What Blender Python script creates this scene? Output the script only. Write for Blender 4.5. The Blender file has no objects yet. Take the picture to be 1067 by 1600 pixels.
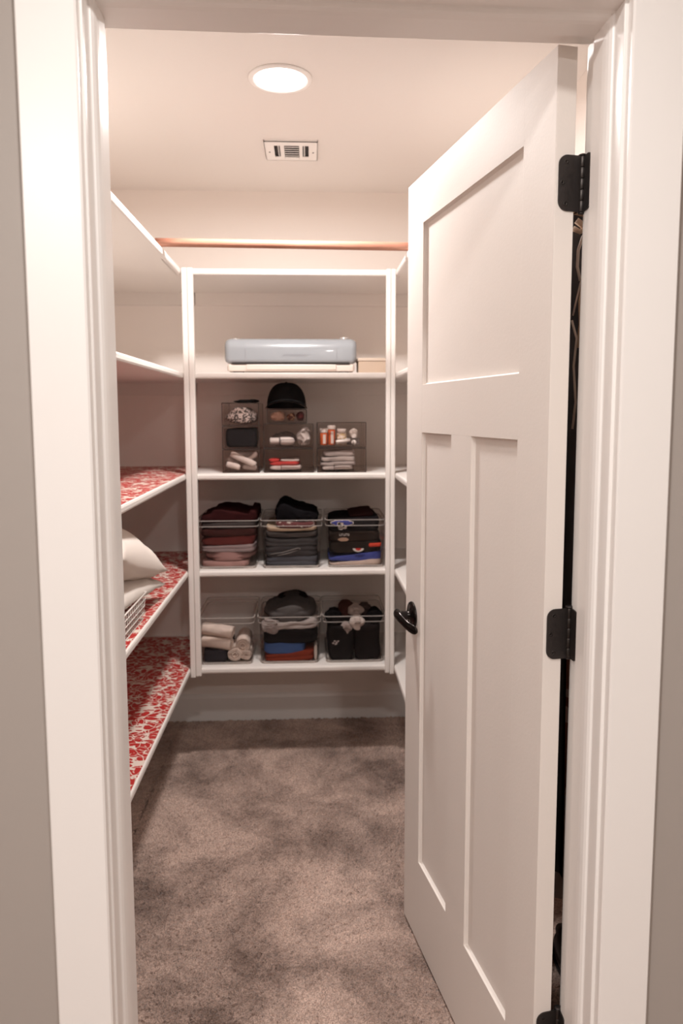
import bpy, bmesh, math, random
from mathutils import Matrix, Vector, noise
from math import sin, cos, pi, radians as R
random.seed(7)
S = bpy.context.scene
COL = S.collection

# ------------------------------------------------------------------ camera
cam_d = bpy.data.cameras.new('camera')
cam = bpy.data.objects.new('camera', cam_d)
COL.objects.link(cam)
CAM = Vector((0.0, -1.0711, 1.4571))
yaw, pitch, roll, F = 0.0478, 0.0989, -0.0020, 1129.8
fw = Vector((sin(yaw)*cos(pitch), cos(yaw)*cos(pitch), -sin(pitch)))
rt = Vector((cos(yaw), -sin(yaw), 0))
up = rt.cross(fw)
r2 = rt*cos(roll) + up*sin(roll)
u2 = -rt*sin(roll) + up*cos(roll)
m = Matrix((r2, u2, -fw)).transposed().to_4x4()
m.translation = CAM
cam.matrix_world = m
cam_d.sensor_fit = 'VERTICAL'
cam_d.sensor_height = 36.0
cam_d.lens = F/1600*36.0
cam_d.shift_x = -6.5/1600
cam_d.shift_y = -42.8/1600
cam_d.clip_start = 0.02
cam_d.dof.use_dof = True
cam_d.dof.focus_distance = 1.5
cam_d.dof.aperture_fstop = 4.5
S.camera = cam

# ------------------------------------------------------------------ world, lights, exposure
w = bpy.data.worlds.new('world'); S.world = w; w.use_nodes = True
w.node_tree.nodes['Background'].inputs[0].default_value = (1.0, 0.93, 0.88, 1)
w.node_tree.nodes['Background'].inputs[1].default_value = 0.05
S.view_settings.view_transform = 'Standard'
S.view_settings.look = 'None'
S.view_settings.gamma = 1.0
S.view_settings.use_curve_mapping = False
S.view_settings.exposure = 0.04
S.cycles.transparent_max_bounces = 32
S.cycles.diffuse_bounces = 8
S.cycles.max_bounces = 16
ZC = 2.44

def disc_light(name, loc, size, power, col, spread=180):
    l = bpy.data.lights.new(name, 'AREA'); l.shape = 'DISK'; l.size = size
    l.energy = power; l.color = col; l.spread = R(spread)
    o = bpy.data.objects.new(name, l); o.location = loc; COL.objects.link(o)
    return o
# the closet's recessed can, and the hall can by the doorway, plus two added rear fills
disc_light('closet_can_bulb', (-0.083, 1.178, ZC-0.020), 0.15, 22.0, (1.0, 0.95, 0.92), 176)
disc_light('hall_can_and_fill', (0.0, -0.74, ZC-0.014), 0.15, 12.0, (1.0, 0.96, 0.925))
disc_light('hall_can_and_fill', (-0.95, -2.10, ZC-0.014), 0.15, 34.0, (1.0, 0.955, 0.92))  # unseen lamp added as fill for the lower door and casings
disc_light('hall_can_and_fill', (0.55, -2.20, ZC-0.014), 0.15, 22.0, (1.0, 0.955, 0.92))  # second added fill lamp, out of view

# ------------------------------------------------------------------ materials
def new_mat(name):
    m = bpy.data.materials.new(name); m.use_nodes = True
    return m, m.node_tree, m.node_tree.nodes['Principled BSDF']
def mat(name, col, rough=0.6, metal=0.0, bump=0.0, scale=60.0, var=0.0, vscale=8.0, detail=3, spec=0.5, sheen=0.0, coat=0.0):
    m, t, b = new_mat(name)
    b.inputs['Base Color'].default_value = (*col, 1)
    b.inputs['Roughness'].default_value = rough
    b.inputs['Metallic'].default_value = metal
    b.inputs['Specular IOR Level'].default_value = spec
    b.inputs['Sheen Weight'].default_value = sheen
    b.inputs['Coat Weight'].default_value = coat
    tc = t.nodes.new('ShaderNodeTexCoord')
    if var > 0:
        n = t.nodes.new('ShaderNodeTexNoise'); n.inputs['Scale'].default_value = vscale; n.inputs['Detail'].default_value = 5
        t.links.new(tc.outputs['Object'], n.inputs['Vector'])
        r = t.nodes.new('ShaderNodeValToRGB')
        r.color_ramp.elements[0].position = 0.3; r.color_ramp.elements[1].position = 0.7
        r.color_ramp.elements[0].color = (*[c*(1-var) for c in col], 1)
        r.color_ramp.elements[1].color = (*[min(1, c*(1+var)) for c in col], 1)
        t.links.new(n.outputs['Fac'], r.inputs['Fac']); t.links.new(r.outputs['Color'], b.inputs['Base Color'])
    if bump > 0:
        n = t.nodes.new('ShaderNodeTexNoise'); n.inputs['Scale'].default_value = scale; n.inputs['Detail'].default_value = detail
        t.links.new(tc.outputs['Object'], n.inputs['Vector'])
        bp = t.nodes.new('ShaderNodeBump'); bp.inputs['Strength'].default_value = bump; bp.inputs['Distance'].default_value = 0.002
        t.links.new(n.outputs['Fac'], bp.inputs['Height']); t.links.new(bp.outputs['Normal'], b.inputs['Normal'])
    return m
def emit(name, col, s):
    m, t, b = new_mat(name)
    b.inputs['Base Color'].default_value = (*col, 1)
    b.inputs['Emission Color'].default_value = (*col, 1); b.inputs['Emission Strength'].default_value = s
    return m
def clear(name, tint, haze=0.04, hcol=(0.8, 0.74, 0.7), rough=0.04):
    m = bpy.data.materials.new(name); m.use_nodes = True; t = m.node_tree; t.nodes.clear()
    out = t.nodes.new('ShaderNodeOutputMaterial')
    tr = t.nodes.new('ShaderNodeBsdfTransparent'); tr.inputs[0].default_value = (*tint, 1)
    gl = t.nodes.new('ShaderNodeBsdfGlossy'); gl.inputs['Roughness'].default_value = rough
    gl.inputs[0].default_value = (1, 1, 1, 1)
    df = t.nodes.new('ShaderNodeBsdfDiffuse'); df.inputs[0].default_value = (*hcol, 1)
    fr = t.nodes.new('ShaderNodeFresnel'); fr.inputs['IOR'].default_value = 1.15
    m1 = t.nodes.new('ShaderNodeMixShader'); m1.inputs[0].default_value = haze
    m2 = t.nodes.new('ShaderNodeMixShader')
    t.links.new(tr.outputs[0], m1.inputs[1]); t.links.new(df.outputs[0], m1.inputs[2])
    ge = t.nodes.new('ShaderNodeNewGeometry'); inv = t.nodes.new('ShaderNodeMath'); inv.operation = 'SUBTRACT'; inv.inputs[0].default_value = 1.0
    t.links.new(ge.outputs['Backfacing'], inv.inputs[1])
    mu = t.nodes.new('ShaderNodeMath'); mu.operation = 'MULTIPLY'; t.links.new(fr.outputs[0], mu.inputs[0]); t.links.new(inv.outputs[0], mu.inputs[1])
    t.links.new(mu.outputs[0], m2.inputs[0]); t.links.new(m1.outputs[0], m2.inputs[1]); t.links.new(gl.outputs[0], m2.inputs[2])
    t.links.new(m2.outputs[0], out.inputs[0])
    return m

M = {}
M['trim'] = mat('white_trim_paint', (0.88, 0.855, 0.83), 0.32, bump=0.06, scale=35)
M['door'] = mat('door_paint', (0.78, 0.725, 0.68), 0.6, bump=0.10, scale=180)
M['wall'] = mat('closet_wall_paint', (0.88, 0.82, 0.775), 0.75, bump=0.12, scale=28)
M['ceil'] = mat('closet_ceiling_paint', (0.80, 0.758, 0.725), 0.8, bump=0.1, scale=30)
M['hall'] = mat('hall_wall_paint', (0.39, 0.35, 0.32), 0.6, bump=0.35, scale=14, detail=4)
M['shelf'] = mat('white_shelf_paint', (0.82, 0.77, 0.73), 0.42, bump=0.05, scale=60)
M['black_metal'] = mat('black_metal', (0.045, 0.038, 0.036), 0.42, metal=0.6, bump=0.25, scale=120, spec=0.5)
M['polished_black'] = mat('polished_black_metal', (0.022, 0.018, 0.017), 0.16, metal=0.8, spec=0.6)
M['steel'] = mat('pin_steel', (0.055, 0.048, 0.045), 0.42, metal=0.9)
M['dark'] = mat('dark_shade_and_rubber', (0.035, 0.028, 0.026), 0.9)  # dark colour painted as shade in the vent; rubber and sole too
M['lens'] = emit('lit_lens', (1.0, 0.95, 0.9), 6.0)
M['wire'] = mat('white_coated_wire', (0.78, 0.72, 0.67), 0.4)
M['rim'] = clear('clear_rim', (0.80, 0.77, 0.75), haze=0.30, hcol=(0.85, 0.79, 0.75))
M['clear'] = clear('clear_plastic', (0.965, 0.955, 0.95), haze=0.005)
M['smoke'] = clear('smoke_plastic', (0.885, 0.855, 0.84), haze=0.008, hcol=(0.5, 0.45, 0.42))
M['smoke_rim'] = clear('smoke_rim', (0.38, 0.33, 0.31), haze=0.28, hcol=(0.16, 0.13, 0.12))

def carpet_mat():
    m, t, b = new_mat('brown_carpet_pile')
    b.inputs['Roughness'].default_value = 0.95; b.inputs['Specular IOR Level'].default_value = 0.1
    b.inputs['Sheen Weight'].default_value = 0.25
    tc = t.nodes.new('ShaderNodeTexCoord')
    big = t.nodes.new('ShaderNodeTexNoise'); big.inputs['Scale'].default_value = 2.9; big.inputs['Detail'].default_value = 8; big.inputs['Roughness'].default_value = 0.68; big.inputs['Distortion'].default_value = 0.4
    fine = t.nodes.new('ShaderNodeTexNoise'); fine.inputs['Scale'].default_value = 260; fine.inputs['Detail'].default_value = 2
    t.links.new(tc.outputs['Object'], big.inputs['Vector']); t.links.new(tc.outputs['Object'], fine.inputs['Vector'])
    r1 = t.nodes.new('ShaderNodeValToRGB'); e = r1.color_ramp.elements
    e[0].position = 0.36; e[0].color = (0.20, 0.138, 0.113, 1); e[1].position = 0.58; e[1].color = (0.56, 0.415, 0.35, 1)
    r2 = t.nodes.new('ShaderNodeValToRGB'); e = r2.color_ramp.elements
    e[0].position = 0.3; e[0].color = (0.55, 0.55, 0.55, 1); e[1].position = 0.68; e[1].color = (1.25, 1.25, 1.25, 1)
    mx = t.nodes.new('ShaderNodeMix'); mx.data_type = 'RGBA'; mx.blend_type = 'MULTIPLY'; mx.inputs[0].default_value = 1
    t.links.new(big.outputs['Fac'], r1.inputs[0]); t.links.new(fine.outputs['Fac'], r2.inputs[0])
    t.links.new(r1.outputs[0], mx.inputs[6]); t.links.new(r2.outputs[0], mx.inputs[7])
    t.links.new(mx.outputs[2], b.inputs['Base Color'])
    bp = t.nodes.new('ShaderNodeBump'); bp.inputs['Strength'].default_value = 0.5; bp.inputs['Distance'].default_value = 0.004
    t.links.new(fine.outputs['Fac'], bp.inputs['Height']); t.links.new(bp.outputs['Normal'], b.inputs['Normal'])
    return m
M['carpet'] = carpet_mat()

def math_node(t, op, a, b=None, c=None):
    n = t.nodes.new('ShaderNodeMath'); n.operation = op
    for i, v in enumerate((a, b, c)):
        if v is None: continue
        if isinstance(v, (int, float)): n.inputs[i].default_value = v
        else: t.links.new(v, n.inputs[i])
    return n.outputs[0]
def damask_mat():
    """red flowers, leaves and fine vein lines on off-white paper"""
    m, t, b = new_mat('red_damask_liner')
    b.inputs['Roughness'].default_value = 0.5
    tc = t.nodes.new('ShaderNodeTexCoord')
    nz = t.nodes.new('ShaderNodeTexNoise'); nz.inputs['Scale'].default_value = 14; nz.inputs['Detail'].default_value = 2
    t.links.new(tc.outputs['Object'], nz.inputs['Vector'])
    off = t.nodes.new('ShaderNodeVectorMath'); off.operation = 'SUBTRACT'; t.links.new(nz.outputs['Color'], off.inputs[0]); off.inputs[1].default_value = (.5, .5, .5)
    sc = t.nodes.new('ShaderNodeVectorMath'); sc.operation = 'SCALE'; t.links.new(off.outputs[0], sc.inputs[0]); sc.inputs['Scale'].default_value = 0.030
    ad = t.nodes.new('ShaderNodeVectorMath'); ad.operation = 'ADD'; t.links.new(tc.outputs['Object'], ad.inputs[0]); t.links.new(sc.outputs[0], ad.inputs[1])
    sx = t.nodes.new('ShaderNodeSeparateXYZ'); t.links.new(ad.outputs[0], sx.inputs[0])
    def flower(ox, oy, P, n, r0, amp, ph):
        u = math_node(t, 'SUBTRACT', math_node(t, 'FRACT', math_node(t, 'ADD', math_node(t, 'DIVIDE', sx.outputs[0], P), ox)), 0.5)
        v = math_node(t, 'SUBTRACT', math_node(t, 'FRACT', math_node(t, 'ADD', math_node(t, 'DIVIDE', sx.outputs[1], P), oy)), 0.5)
        rr = math_node(t, 'SQRT', math_node(t, 'ADD', math_node(t, 'MULTIPLY', u, u), math_node(t, 'MULTIPLY', v, v)))
        th = math_node(t, 'ARCTAN2', v, u)
        pet = math_node(t, 'ABSOLUTE', math_node(t, 'COSINE', math_node(t, 'ADD', math_node(t, 'MULTIPLY', th, n/2), ph)))
        rim = math_node(t, 'MULTIPLY_ADD', math_node(t, 'POWER', pet, 0.55), amp, r0)
        ins = math_node(t, 'LESS_THAN', rr, rim)
        # gaps between petals and a pale ring at the heart
        gap = math_node(t, 'GREATER_THAN', pet, 0.22)
        ring = math_node(t, 'GREATER_THAN', math_node(t, 'ABSOLUTE', math_node(t, 'SUBTRACT', rr, r0*0.9)), 0.018)
        return math_node(t, 'MULTIPLY', math_node(t, 'MULTIPLY', ins, gap), ring)
    a = flower(0.15, 0.2, 0.165, 10, 0.10, 0.29, 0.3)
    b2 = flower(0.65, 0.7, 0.165, 7, 0.07, 0.25, 1.1)
    # leaves: stretched cells
    mp = t.nodes.new('ShaderNodeMapping'); mp.inputs['Rotation'].default_value = (0, 0, 0.7); mp.inputs['Scale'].default_value = (1, 2.2, 1)
    t.links.new(ad.outputs[0], mp.inputs[0])
    vo = t.nodes.new('ShaderNodeTexVoronoi'); vo.inputs['Scale'].default_value = 30; t.links.new(mp.outputs[0], vo.inputs['Vector'])
    leaf = math_node(t, 'LESS_THAN', vo.outputs['Distance'], 0.40)
    mp2 = t.nodes.new('ShaderNodeMapping'); mp2.inputs['Rotation'].default_value = (0, 0, -0.8); mp2.inputs['Scale'].default_value = (1, 2.4, 1)
    t.links.new(ad.outputs[0], mp2.inputs[0])
    vo2 = t.nodes.new('ShaderNodeTexVoronoi'); vo2.inputs['Scale'].default_value = 25; t.links.new(mp2.outputs[0], vo2.inputs['Vector'])
    leaf2 = math_node(t, 'LESS_THAN', vo2.outputs['Distance'], 0.36)
    vr = t.nodes.new('ShaderNodeTexVoronoi'); vr.feature = 'DISTANCE_TO_EDGE'; vr.inputs['Scale'].default_value = 26; t.links.new(ad.outputs[0], vr.inputs['Vector'])
    vein = math_node(t, 'GREATER_THAN', vr.outputs['Distance'], 0.024)
    allm = math_node(t, 'MAXIMUM', math_node(t, 'MAXIMUM', a, b2), math_node(t, 'MAXIMUM', leaf, leaf2))
    allm = math_node(t, 'MULTIPLY', allm, vein)
    mx = t.nodes.new('ShaderNodeMix'); mx.data_type = 'RGBA'
    mx.inputs[6].default_value = (0.72, 0.61, 0.53, 1); mx.inputs[7].default_value = (0.44, 0.022, 0.020, 1)
    t.links.new(allm, mx.inputs[0]); t.links.new(mx.outputs[2], b.inputs['Base Color'])
    return m
M['damask'] = damask_mat()

def wood_mat():
    m, t, b = new_mat('cedar_rod_wood')
    b.inputs['Roughness'].default_value = 0.6
    tc = t.nodes.new('ShaderNodeTexCoord'); mp = t.nodes.new('ShaderNodeMapping'); mp.inputs['Scale'].default_value = (3, 60, 60)
    n = t.nodes.new('ShaderNodeTexNoise'); n.inputs['Scale'].default_value = 1.5; n.inputs['Detail'].default_value = 5
    r = t.nodes.new('ShaderNodeValToRGB'); e = r.color_ramp.elements
    e[0].position = .35; e[0].color = (0.34, 0.14, 0.09, 1); e[1].position = .65; e[1].color = (0.50, 0.25, 0.17, 1)
    t.links.new(tc.outputs['Object'], mp.inputs[0]); t.links.new(mp.outputs[0], n.inputs[0]); t.links.new(n.outputs[0], r.inputs[0]); t.links.new(r.outputs[0], b.inputs['Base Color'])
    return m
M['wood'] = wood_mat()
def speckle(name, c1, c2, scale, thr=0.5, bump=0.3):
    m, t, b = new_mat(name); b.inputs['Roughness'].default_value = .85
    tc = t.nodes.new('ShaderNodeTexCoord'); n = t.nodes.new('ShaderNodeTexNoise'); n.inputs['Scale'].default_value = scale; n.inputs['Detail'].default_value = 2
    r = t.nodes.new('ShaderNodeValToRGB'); r.color_ramp.interpolation = 'CONSTANT'; e = r.color_ramp.elements
    e[0].color = (*c1, 1); e[1].position = thr; e[1].color = (*c2, 1)
    t.links.new(tc.outputs['Object'], n.inputs[0]); t.links.new(n.outputs[0], r.inputs[0]); t.links.new(r.outputs[0], b.inputs['Base Color'])
    return m
_cl = {}
def cloth(col, rough=0.9):
    k = tuple(round(c, 3) for c in col)
    if k not in _cl:
        _cl[k] = mat('cloth_fabric', col, rough, bump=0.5, scale=350, detail=2, spec=0.03, sheen=0.0, var=0.10, vscale=25)
    return _cl[k]

# ------------------------------------------------------------------ mesh helpers (everything is laid out in metres in the room)
WR = 0.0212
WALL = Matrix.Rotation(WR, 4, 'Z')      # the door wall stands 1.2 degrees off square
ID = Matrix.Identity(4)
class MB:
    def __init__(self, xf=ID): self.v = []; self.f = []; self.xf = xf; self.sm = []
    def add(self, vs, fs, smooth=False):
        n = len(self.v); self.v += [self.xf @ Vector(p) for p in vs]
        self.f += [tuple(i+n for i in q) for q in fs]; self.sm += [smooth]*len(fs)
        return self
    def box(self, x0, x1, y0, y1, z0, z1):
        vs = [(x, y, z) for z in (z0, z1) for y in (y0, y1) for x in (x0, x1)]
        return self.add(vs, [(0, 2, 3, 1), (4, 5, 7, 6), (0, 1, 5, 4), (1, 3, 7, 5), (3, 2, 6, 7), (2, 0, 4, 6)])
    def cham(self, x0, x1, y0, y1, z0, z1, b=0.003):
        bm = bmesh.new(); bmesh.ops.create_cube(bm, size=1)
        for q in bm.verts: q.co = Vector((x0+(q.co.x+.5)*(x1-x0), y0+(q.co.y+.5)*(y1-y0), z0+(q.co.z+.5)*(z1-z0)))
        bmesh.ops.bevel(bm, geom=bm.edges[:], offset=b, segments=2, affect='EDGES', profile=0.5)
        self.bm(bm); return self
    def bm(self, bm, smooth=False):
        bm.verts.index_update()
        self.add([tuple(q.co) for q in bm.verts], [tuple(q.index for q in f.verts) for f in bm.faces], smooth); bm.free(); return self
    def prism(self, pts, axis, a, b, smooth=False):
        """closed 2-D outline pushed along an axis from a to b"""
        def P(p, t):
            return {'x': (t, p[0], p[1]), 'y': (p[0], t, p[1]), 'z': (p[0], p[1], t)}[axis]
        n = len(pts); vs = [P(p, a) for p in pts]+[P(p, b) for p in pts]
        self.add(vs, [(i, (i+1) % n, (i+1) % n+n, i+n) for i in range(n)], smooth)
        self.add(vs, [tuple(range(n))[::-1], tuple(range(n, 2*n))])
        return self
    def tube(self, pts, r, n=8, cap=True, smooth=True):
        pts = [Vector(p) for p in pts]; rings = []
        rr = r if isinstance(r, (list, tuple)) else [r]*len(pts)
        prev = None
        for i, p in enumerate(pts):
            d = (pts[min(i+1, len(pts)-1)]-pts[max(i-1, 0)]).normalized()
            if prev is None:
                a = d.orthogonal().normalized()
            else:
                a = (prev-d*prev.dot(d)).normalized()
            prev = a; c = d.cross(a)
            rings.append([p+(a*cos(2*pi*k/n)+c*sin(2*pi*k/n))*rr[i] for k in range(n)])
        vs = [q for g in rings for q in g]
        fs = [(i*n+k, i*n+(k+1) % n, (i+1)*n+(k+1) % n, (i+1)*n+k) for i in range(len(pts)-1) for k in range(n)]
        self.add(vs, fs, smooth)
        if cap: self.add(rings[0], [tuple(range(n))[::-1]]); self.add(rings[-1], [tuple(range(n))])
        return self
    def lathe(self, prof, c, axis=(0, 0, 1), n=24, smooth=True):
        ax = Vector(axis).normalized(); a = ax.orthogonal().normalized(); b = ax.cross(a); c = Vector(c)
        vs = [c+ax*h+(a*cos(2*pi*k/n)+b*sin(2*pi*k/n))*r for r, h in prof for k in range(n)]
        fs = [(i*n+k, i*n+(k+1) % n, (i+1)*n+(k+1) % n, (i+1)*n+k) for i in range(len(prof)-1) for k in range(n)]
        if prof[0][0] > 1e-6: fs.append(tuple(range(n))[::-1])
        if prof[-1][0] > 1e-6: fs.append(tuple(range((len(prof)-1)*n, len(prof)*n)))
        return self.add(vs, fs, smooth)

def tag(o, label=None, cat=None, group=None, kind=None):
    for k, v in (('label', label), ('category', cat), ('group', group), ('kind', kind)):
        if v: o[k] = v
    return o
def build(name, mb, m, parent=None, label=None, cat=None, group=None, kind=None, bevel=0):
    me = bpy.data.meshes.new(name)
    vs = mb.v
    if parent is None:      # origin of a lone mesh goes to the middle of its base
        mn = [min(q[i] for q in vs) for i in range(3)]; mxx = [max(q[i] for q in vs) for i in range(3)]
        org = Matrix.Translation(((mn[0]+mxx[0])/2, (mn[1]+mxx[1])/2, mn[2])) if kind != 'structure' else ID
    else:
        q = parent; org = ID
        while q is not None:
            org = q.matrix_basis @ org; q = q.parent
    inv = org.inverted()
    me.from_pydata([inv @ q for q in vs], [], mb.f)
    me.polygons.foreach_set('use_smooth', mb.sm)
    me.validate(); me.update()
    bm = bmesh.new(); bm.from_mesh(me); bmesh.ops.remove_doubles(bm, verts=bm.verts, dist=1e-6); bmesh.ops.recalc_face_normals(bm, faces=bm.faces); bm.to_mesh(me); bm.free()
    o = bpy.data.objects.new(name, me); COL.objects.link(o)
    if parent is None: o.matrix_basis = org
    else: o.parent = parent
    me.materials.append(m)
    tag(o, label, cat, group, kind)
    if bevel:
        b = o.modifiers.new('bevel', 'BEVEL'); b.width = bevel; b.segments = 2; b.limit_method = 'ANGLE'; b.angle_limit = R(40)
    return o
def empty(name, loc, rz=0.0, label=None, cat=None, group=None, kind=None):
    o = bpy.data.objects.new(name, None); COL.objects.link(o)
    o.matrix_basis = Matrix.Translation(loc) @ Matrix.Rotation(rz, 4, 'Z'); o.empty_display_size = 0.05
    return tag(o, label, cat, group, kind)

# ------------------------------------------------------------------ the room
XL, XR, YB = -0.95, 0.80, 2.278
JL, JR = -0.309, 0.4547          # faces of the side jambs
ZJ = 2.047                       # underside of the head jamb
HT = 0.13                        # wall thickness at the door
def struct(name, mb, m, **k): return build(name, mb, m, kind='structure', **k)
struct('floor', MB().box(-1.7, 1.7, -2.75, 2.5, -0.06, -0.004), M['carpet'])
struct('ceiling', MB().box(-1.7, 1.7, -2.75, 2.5, ZC, ZC+0.05), M['ceil'])
struct('wall_back', MB().box(XL-0.1, XR+0.1, YB, YB+0.1, 0, ZC), M['wall'])
struct('wall_left', MB().box(XL-0.1, XL, 0.115, YB, 0, ZC), M['wall'])
struct('wall_right', MB().box(XR, XR+0.1, 0.150, YB, 0, ZC), M['wall'])
# the wall with the doorway: hall side painted grey-beige
wf = MB(WALL)
wf.box(-1.66, JL-0.018, 0, HT-0.002, 0, ZC); wf.box(JR+0.018, 1.66, 0, HT-0.002, 0, ZC); wf.box(JL-0.018, JR+0.018, 0, HT-0.002, ZJ+0.018, ZC)
struct('wall_front', wf, M['hall'])
struct('wall_hall_left', MB().box(-1.75, -1.65, -2.7, 0.12, 0, ZC), M['hall'])
struct('wall_hall_right', MB().box(1.65, 1.75, -2.7, 0.12, 0, ZC), M['hall'])
struct('wall_hall_rear', MB().box(-1.7, 1.7, -2.75, -2.65, 0, ZC), M['hall'])
bb = [(0, 0), (0.014, 0), (0.014, 0.112), (0.010, 0.124), (0.004, 0.131), (0, 0.131)]
struct('baseboard_back', MB().prism([(YB-a, b) for a, b in bb], 'x', XL, XR), M['trim'])
struct('baseboard_left', MB().prism([(XL+a, b) for a, b in bb], 'y', 0.15, YB-0.014), M['trim'])
struct('baseboard_right', MB().prism([(XR-a, b) for a, b in bb], 'y', 0.17, YB-0.014), M['trim'])

# door frame: jambs with a rounded stop, flat casings
def jamb(side):
    s = 1 if side == 'left' else -1; x = JL if side == 'left' else JR
    out = [(0, 0.0), (0, 0.030), (.0035, .0315), (.0065, .036), (.0085, .043), (.0095, .052), (.0095, .0855), (.0085, .087), (0, .087), (0, HT), (-.018, HT), (-.018, 0)]
    m = MB(WALL)
    m.prism([(x+s*a, y) for a, y in out], 'z', 0, ZJ)
    return m
struct('trim_1', jamb('left'), M['trim'], bevel=0.0015)
struct('trim_2', jamb('right'), M['trim'], bevel=0.0015)
hd = [(0.0, ZJ), (.030, ZJ), (.0315, ZJ-.0035), (.036, ZJ-.0065), (.043, ZJ-.0085), (.052, ZJ-.0095), (.0855, ZJ-.0095), (.087, ZJ-.0085), (.087, ZJ), (HT, ZJ), (HT, ZJ+.018), (0, ZJ+.018)]
struct('trim_3', MB(WALL).prism(hd, 'x', JL-.018, JR+.018), M['trim'], bevel=0.0015)
CW = 0.0815; RV = 0.0045
def casing_profile(x_in, s):   # x_in the inner edge; s the direction away from the opening
    return [(x_in, 0), (x_in, -.0155), (x_in+s*.0025, -.018), (x_in+s*(CW-.0025), -.018), (x_in+s*CW, -.0155), (x_in+s*CW, 0)]
xa, xb = JL-RV, JR+RV
struct('trim_4', MB(WALL).prism(casing_profile(xa+0.001, -1), 'z', 0, ZJ+RV), M['trim'])
struct('trim_5', MB(WALL).prism(casing_profile(xb+0.001, 1), 'z', 0, ZJ+RV), M['trim'])
struct('trim_6', MB(WALL).box(xa-CW-.01, xb+CW+.01, -.021, 0, ZJ+RV, ZJ+RV+0.095), M['trim'], bevel=0.002)
for nm, a, b in (('trim_7', xa, -1), ('trim_8', xb, 1)):   # closet-side casings
    x0, x1 = sorted((a, a+b*CW))
    struct(nm, MB(WALL).box(x0, x1, HT-.002, HT+.016, 0, ZJ+RV), M['trim'], bevel=0.002)
struct('baseboard_hall_left', MB(WALL).box(-1.63, xa-CW, -.014, 0, 0, .13), M['trim'], bevel=0.003)
struct('baseboard_hall_right', MB(WALL).box(xb+CW+.002, 1.63, -.014, 0, 0, .13), M['trim'], bevel=0.003)

# carpet pile: a tufted surface, fine where the photograph shows it
def pile(x0, x1, y0, y1, st):
    nx, ny = int((x1-x0)/st), int((y1-y0)/st); vs = []; fs = []
    for j in range(ny+1):
        for i in range(nx+1):
            vs.append((x0+i*st+random.uniform(-.4, .4)*st, y0+j*st+random.uniform(-.4, .4)*st, random.uniform(-.0005, .0075)))
    for j in range(ny):
        for i in range(nx):
            a = j*(nx+1)+i; fs.append((a, a+1, a+nx+2, a+nx+1))
    return vs, fs
cm = MB()
cm.add(*pile(-0.62, 0.46, 0.30, 2.262, 0.0050))
cm.add(*pile(0.46, 0.784, 0.17, 2.262, 0.012)); cm.add(*pile(-0.935, -0.62, 0.17, 2.262, 0.012)); cm.add(*pile(-0.62, 0.46, 0.155, 0.30, 0.01))
cp = build('carpet_pile', cm, M['carpet'], label='brown plush carpet covering the closet floor', cat='carpet', kind='stuff')

# ------------------------------------------------------------------ door (three panels, open into the closet)
TH = 1.4068; DW = 0.762; DT = 0.035
Hp = WALL @ Vector((0.4375, HT, 0))
DR = pi-TH+WR
door = empty('door_1', Hp, DR, kind='structure')
DX = Matrix.Translation(Hp) @ Matrix.Rotation(DR, 4, 'Z')
def D(): return MB(DX)
Z0, Z1 = 0.014, 2.044
sN, sF = 0.114, 0.642            # inner edges of the hinge stile and the lock stile
mA, mB_ = 0.327, 0.441           # middle stile
zb, zt1, zt2, zt3 = 0.247, 1.407, 1.528, 1.926
pd = 0.0095
build('stile', D().cham(0, sN, 0, DT, Z0, Z1, .0012), M['door'], door)
build('stile', D().cham(sF, DW, 0, DT, Z0, Z1, .0012), M['door'], door)
build('rail', D().cham(sN-.001, sF+.001, 0.0001, DT-.0001, Z0, zb, .0004), M['door'], door)
build('rail', D().cham(sN-.001, sF+.001, 0.0001, DT-.0001, zt1, zt2, .0004), M['door'], door)
build('rail', D().cham(sN-.001, sF+.001, 0.0001, DT-.0001, zt3, Z1-.0003, .0004), M['door'], door)
build('mullion', D().cham(mA, mB_, 0.0002, DT-.0002, zb-.001, zt1+.001, .0004), M['door'], door)
for a0, a1, z0, z1 in ((sN, mA, zb, zt1), (mB_, sF, zb, zt1), (sN, sF, zt2, zt3)):
    p = D(); e = .0035
    # panel field with a small chamfered moulding round it
    for b, sg in ((DT-pd, 1), (pd, -1)):
        p.add([(a0+e, b, z0+e), (a1-e, b, z0+e), (a1-e, b, z1-e), (a0+e, b, z1-e)], [(0, 1, 2, 3)])
        bo = b+sg*.0045
        o4 = [(a0, bo, z0), (a1, bo, z0), (a1, bo, z1), (a0, bo, z1)]; i4 = [(a0+e, b, z0+e), (a1-e, b, z0+e), (a1-e, b, z1-e), (a0+e, b, z1-e)]
        p.add(o4+i4, [(k, (k+1) % 4, (k+1) % 4+4, k+4) for k in range(4)])
    build('panel', p, M['door'], door)

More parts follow.
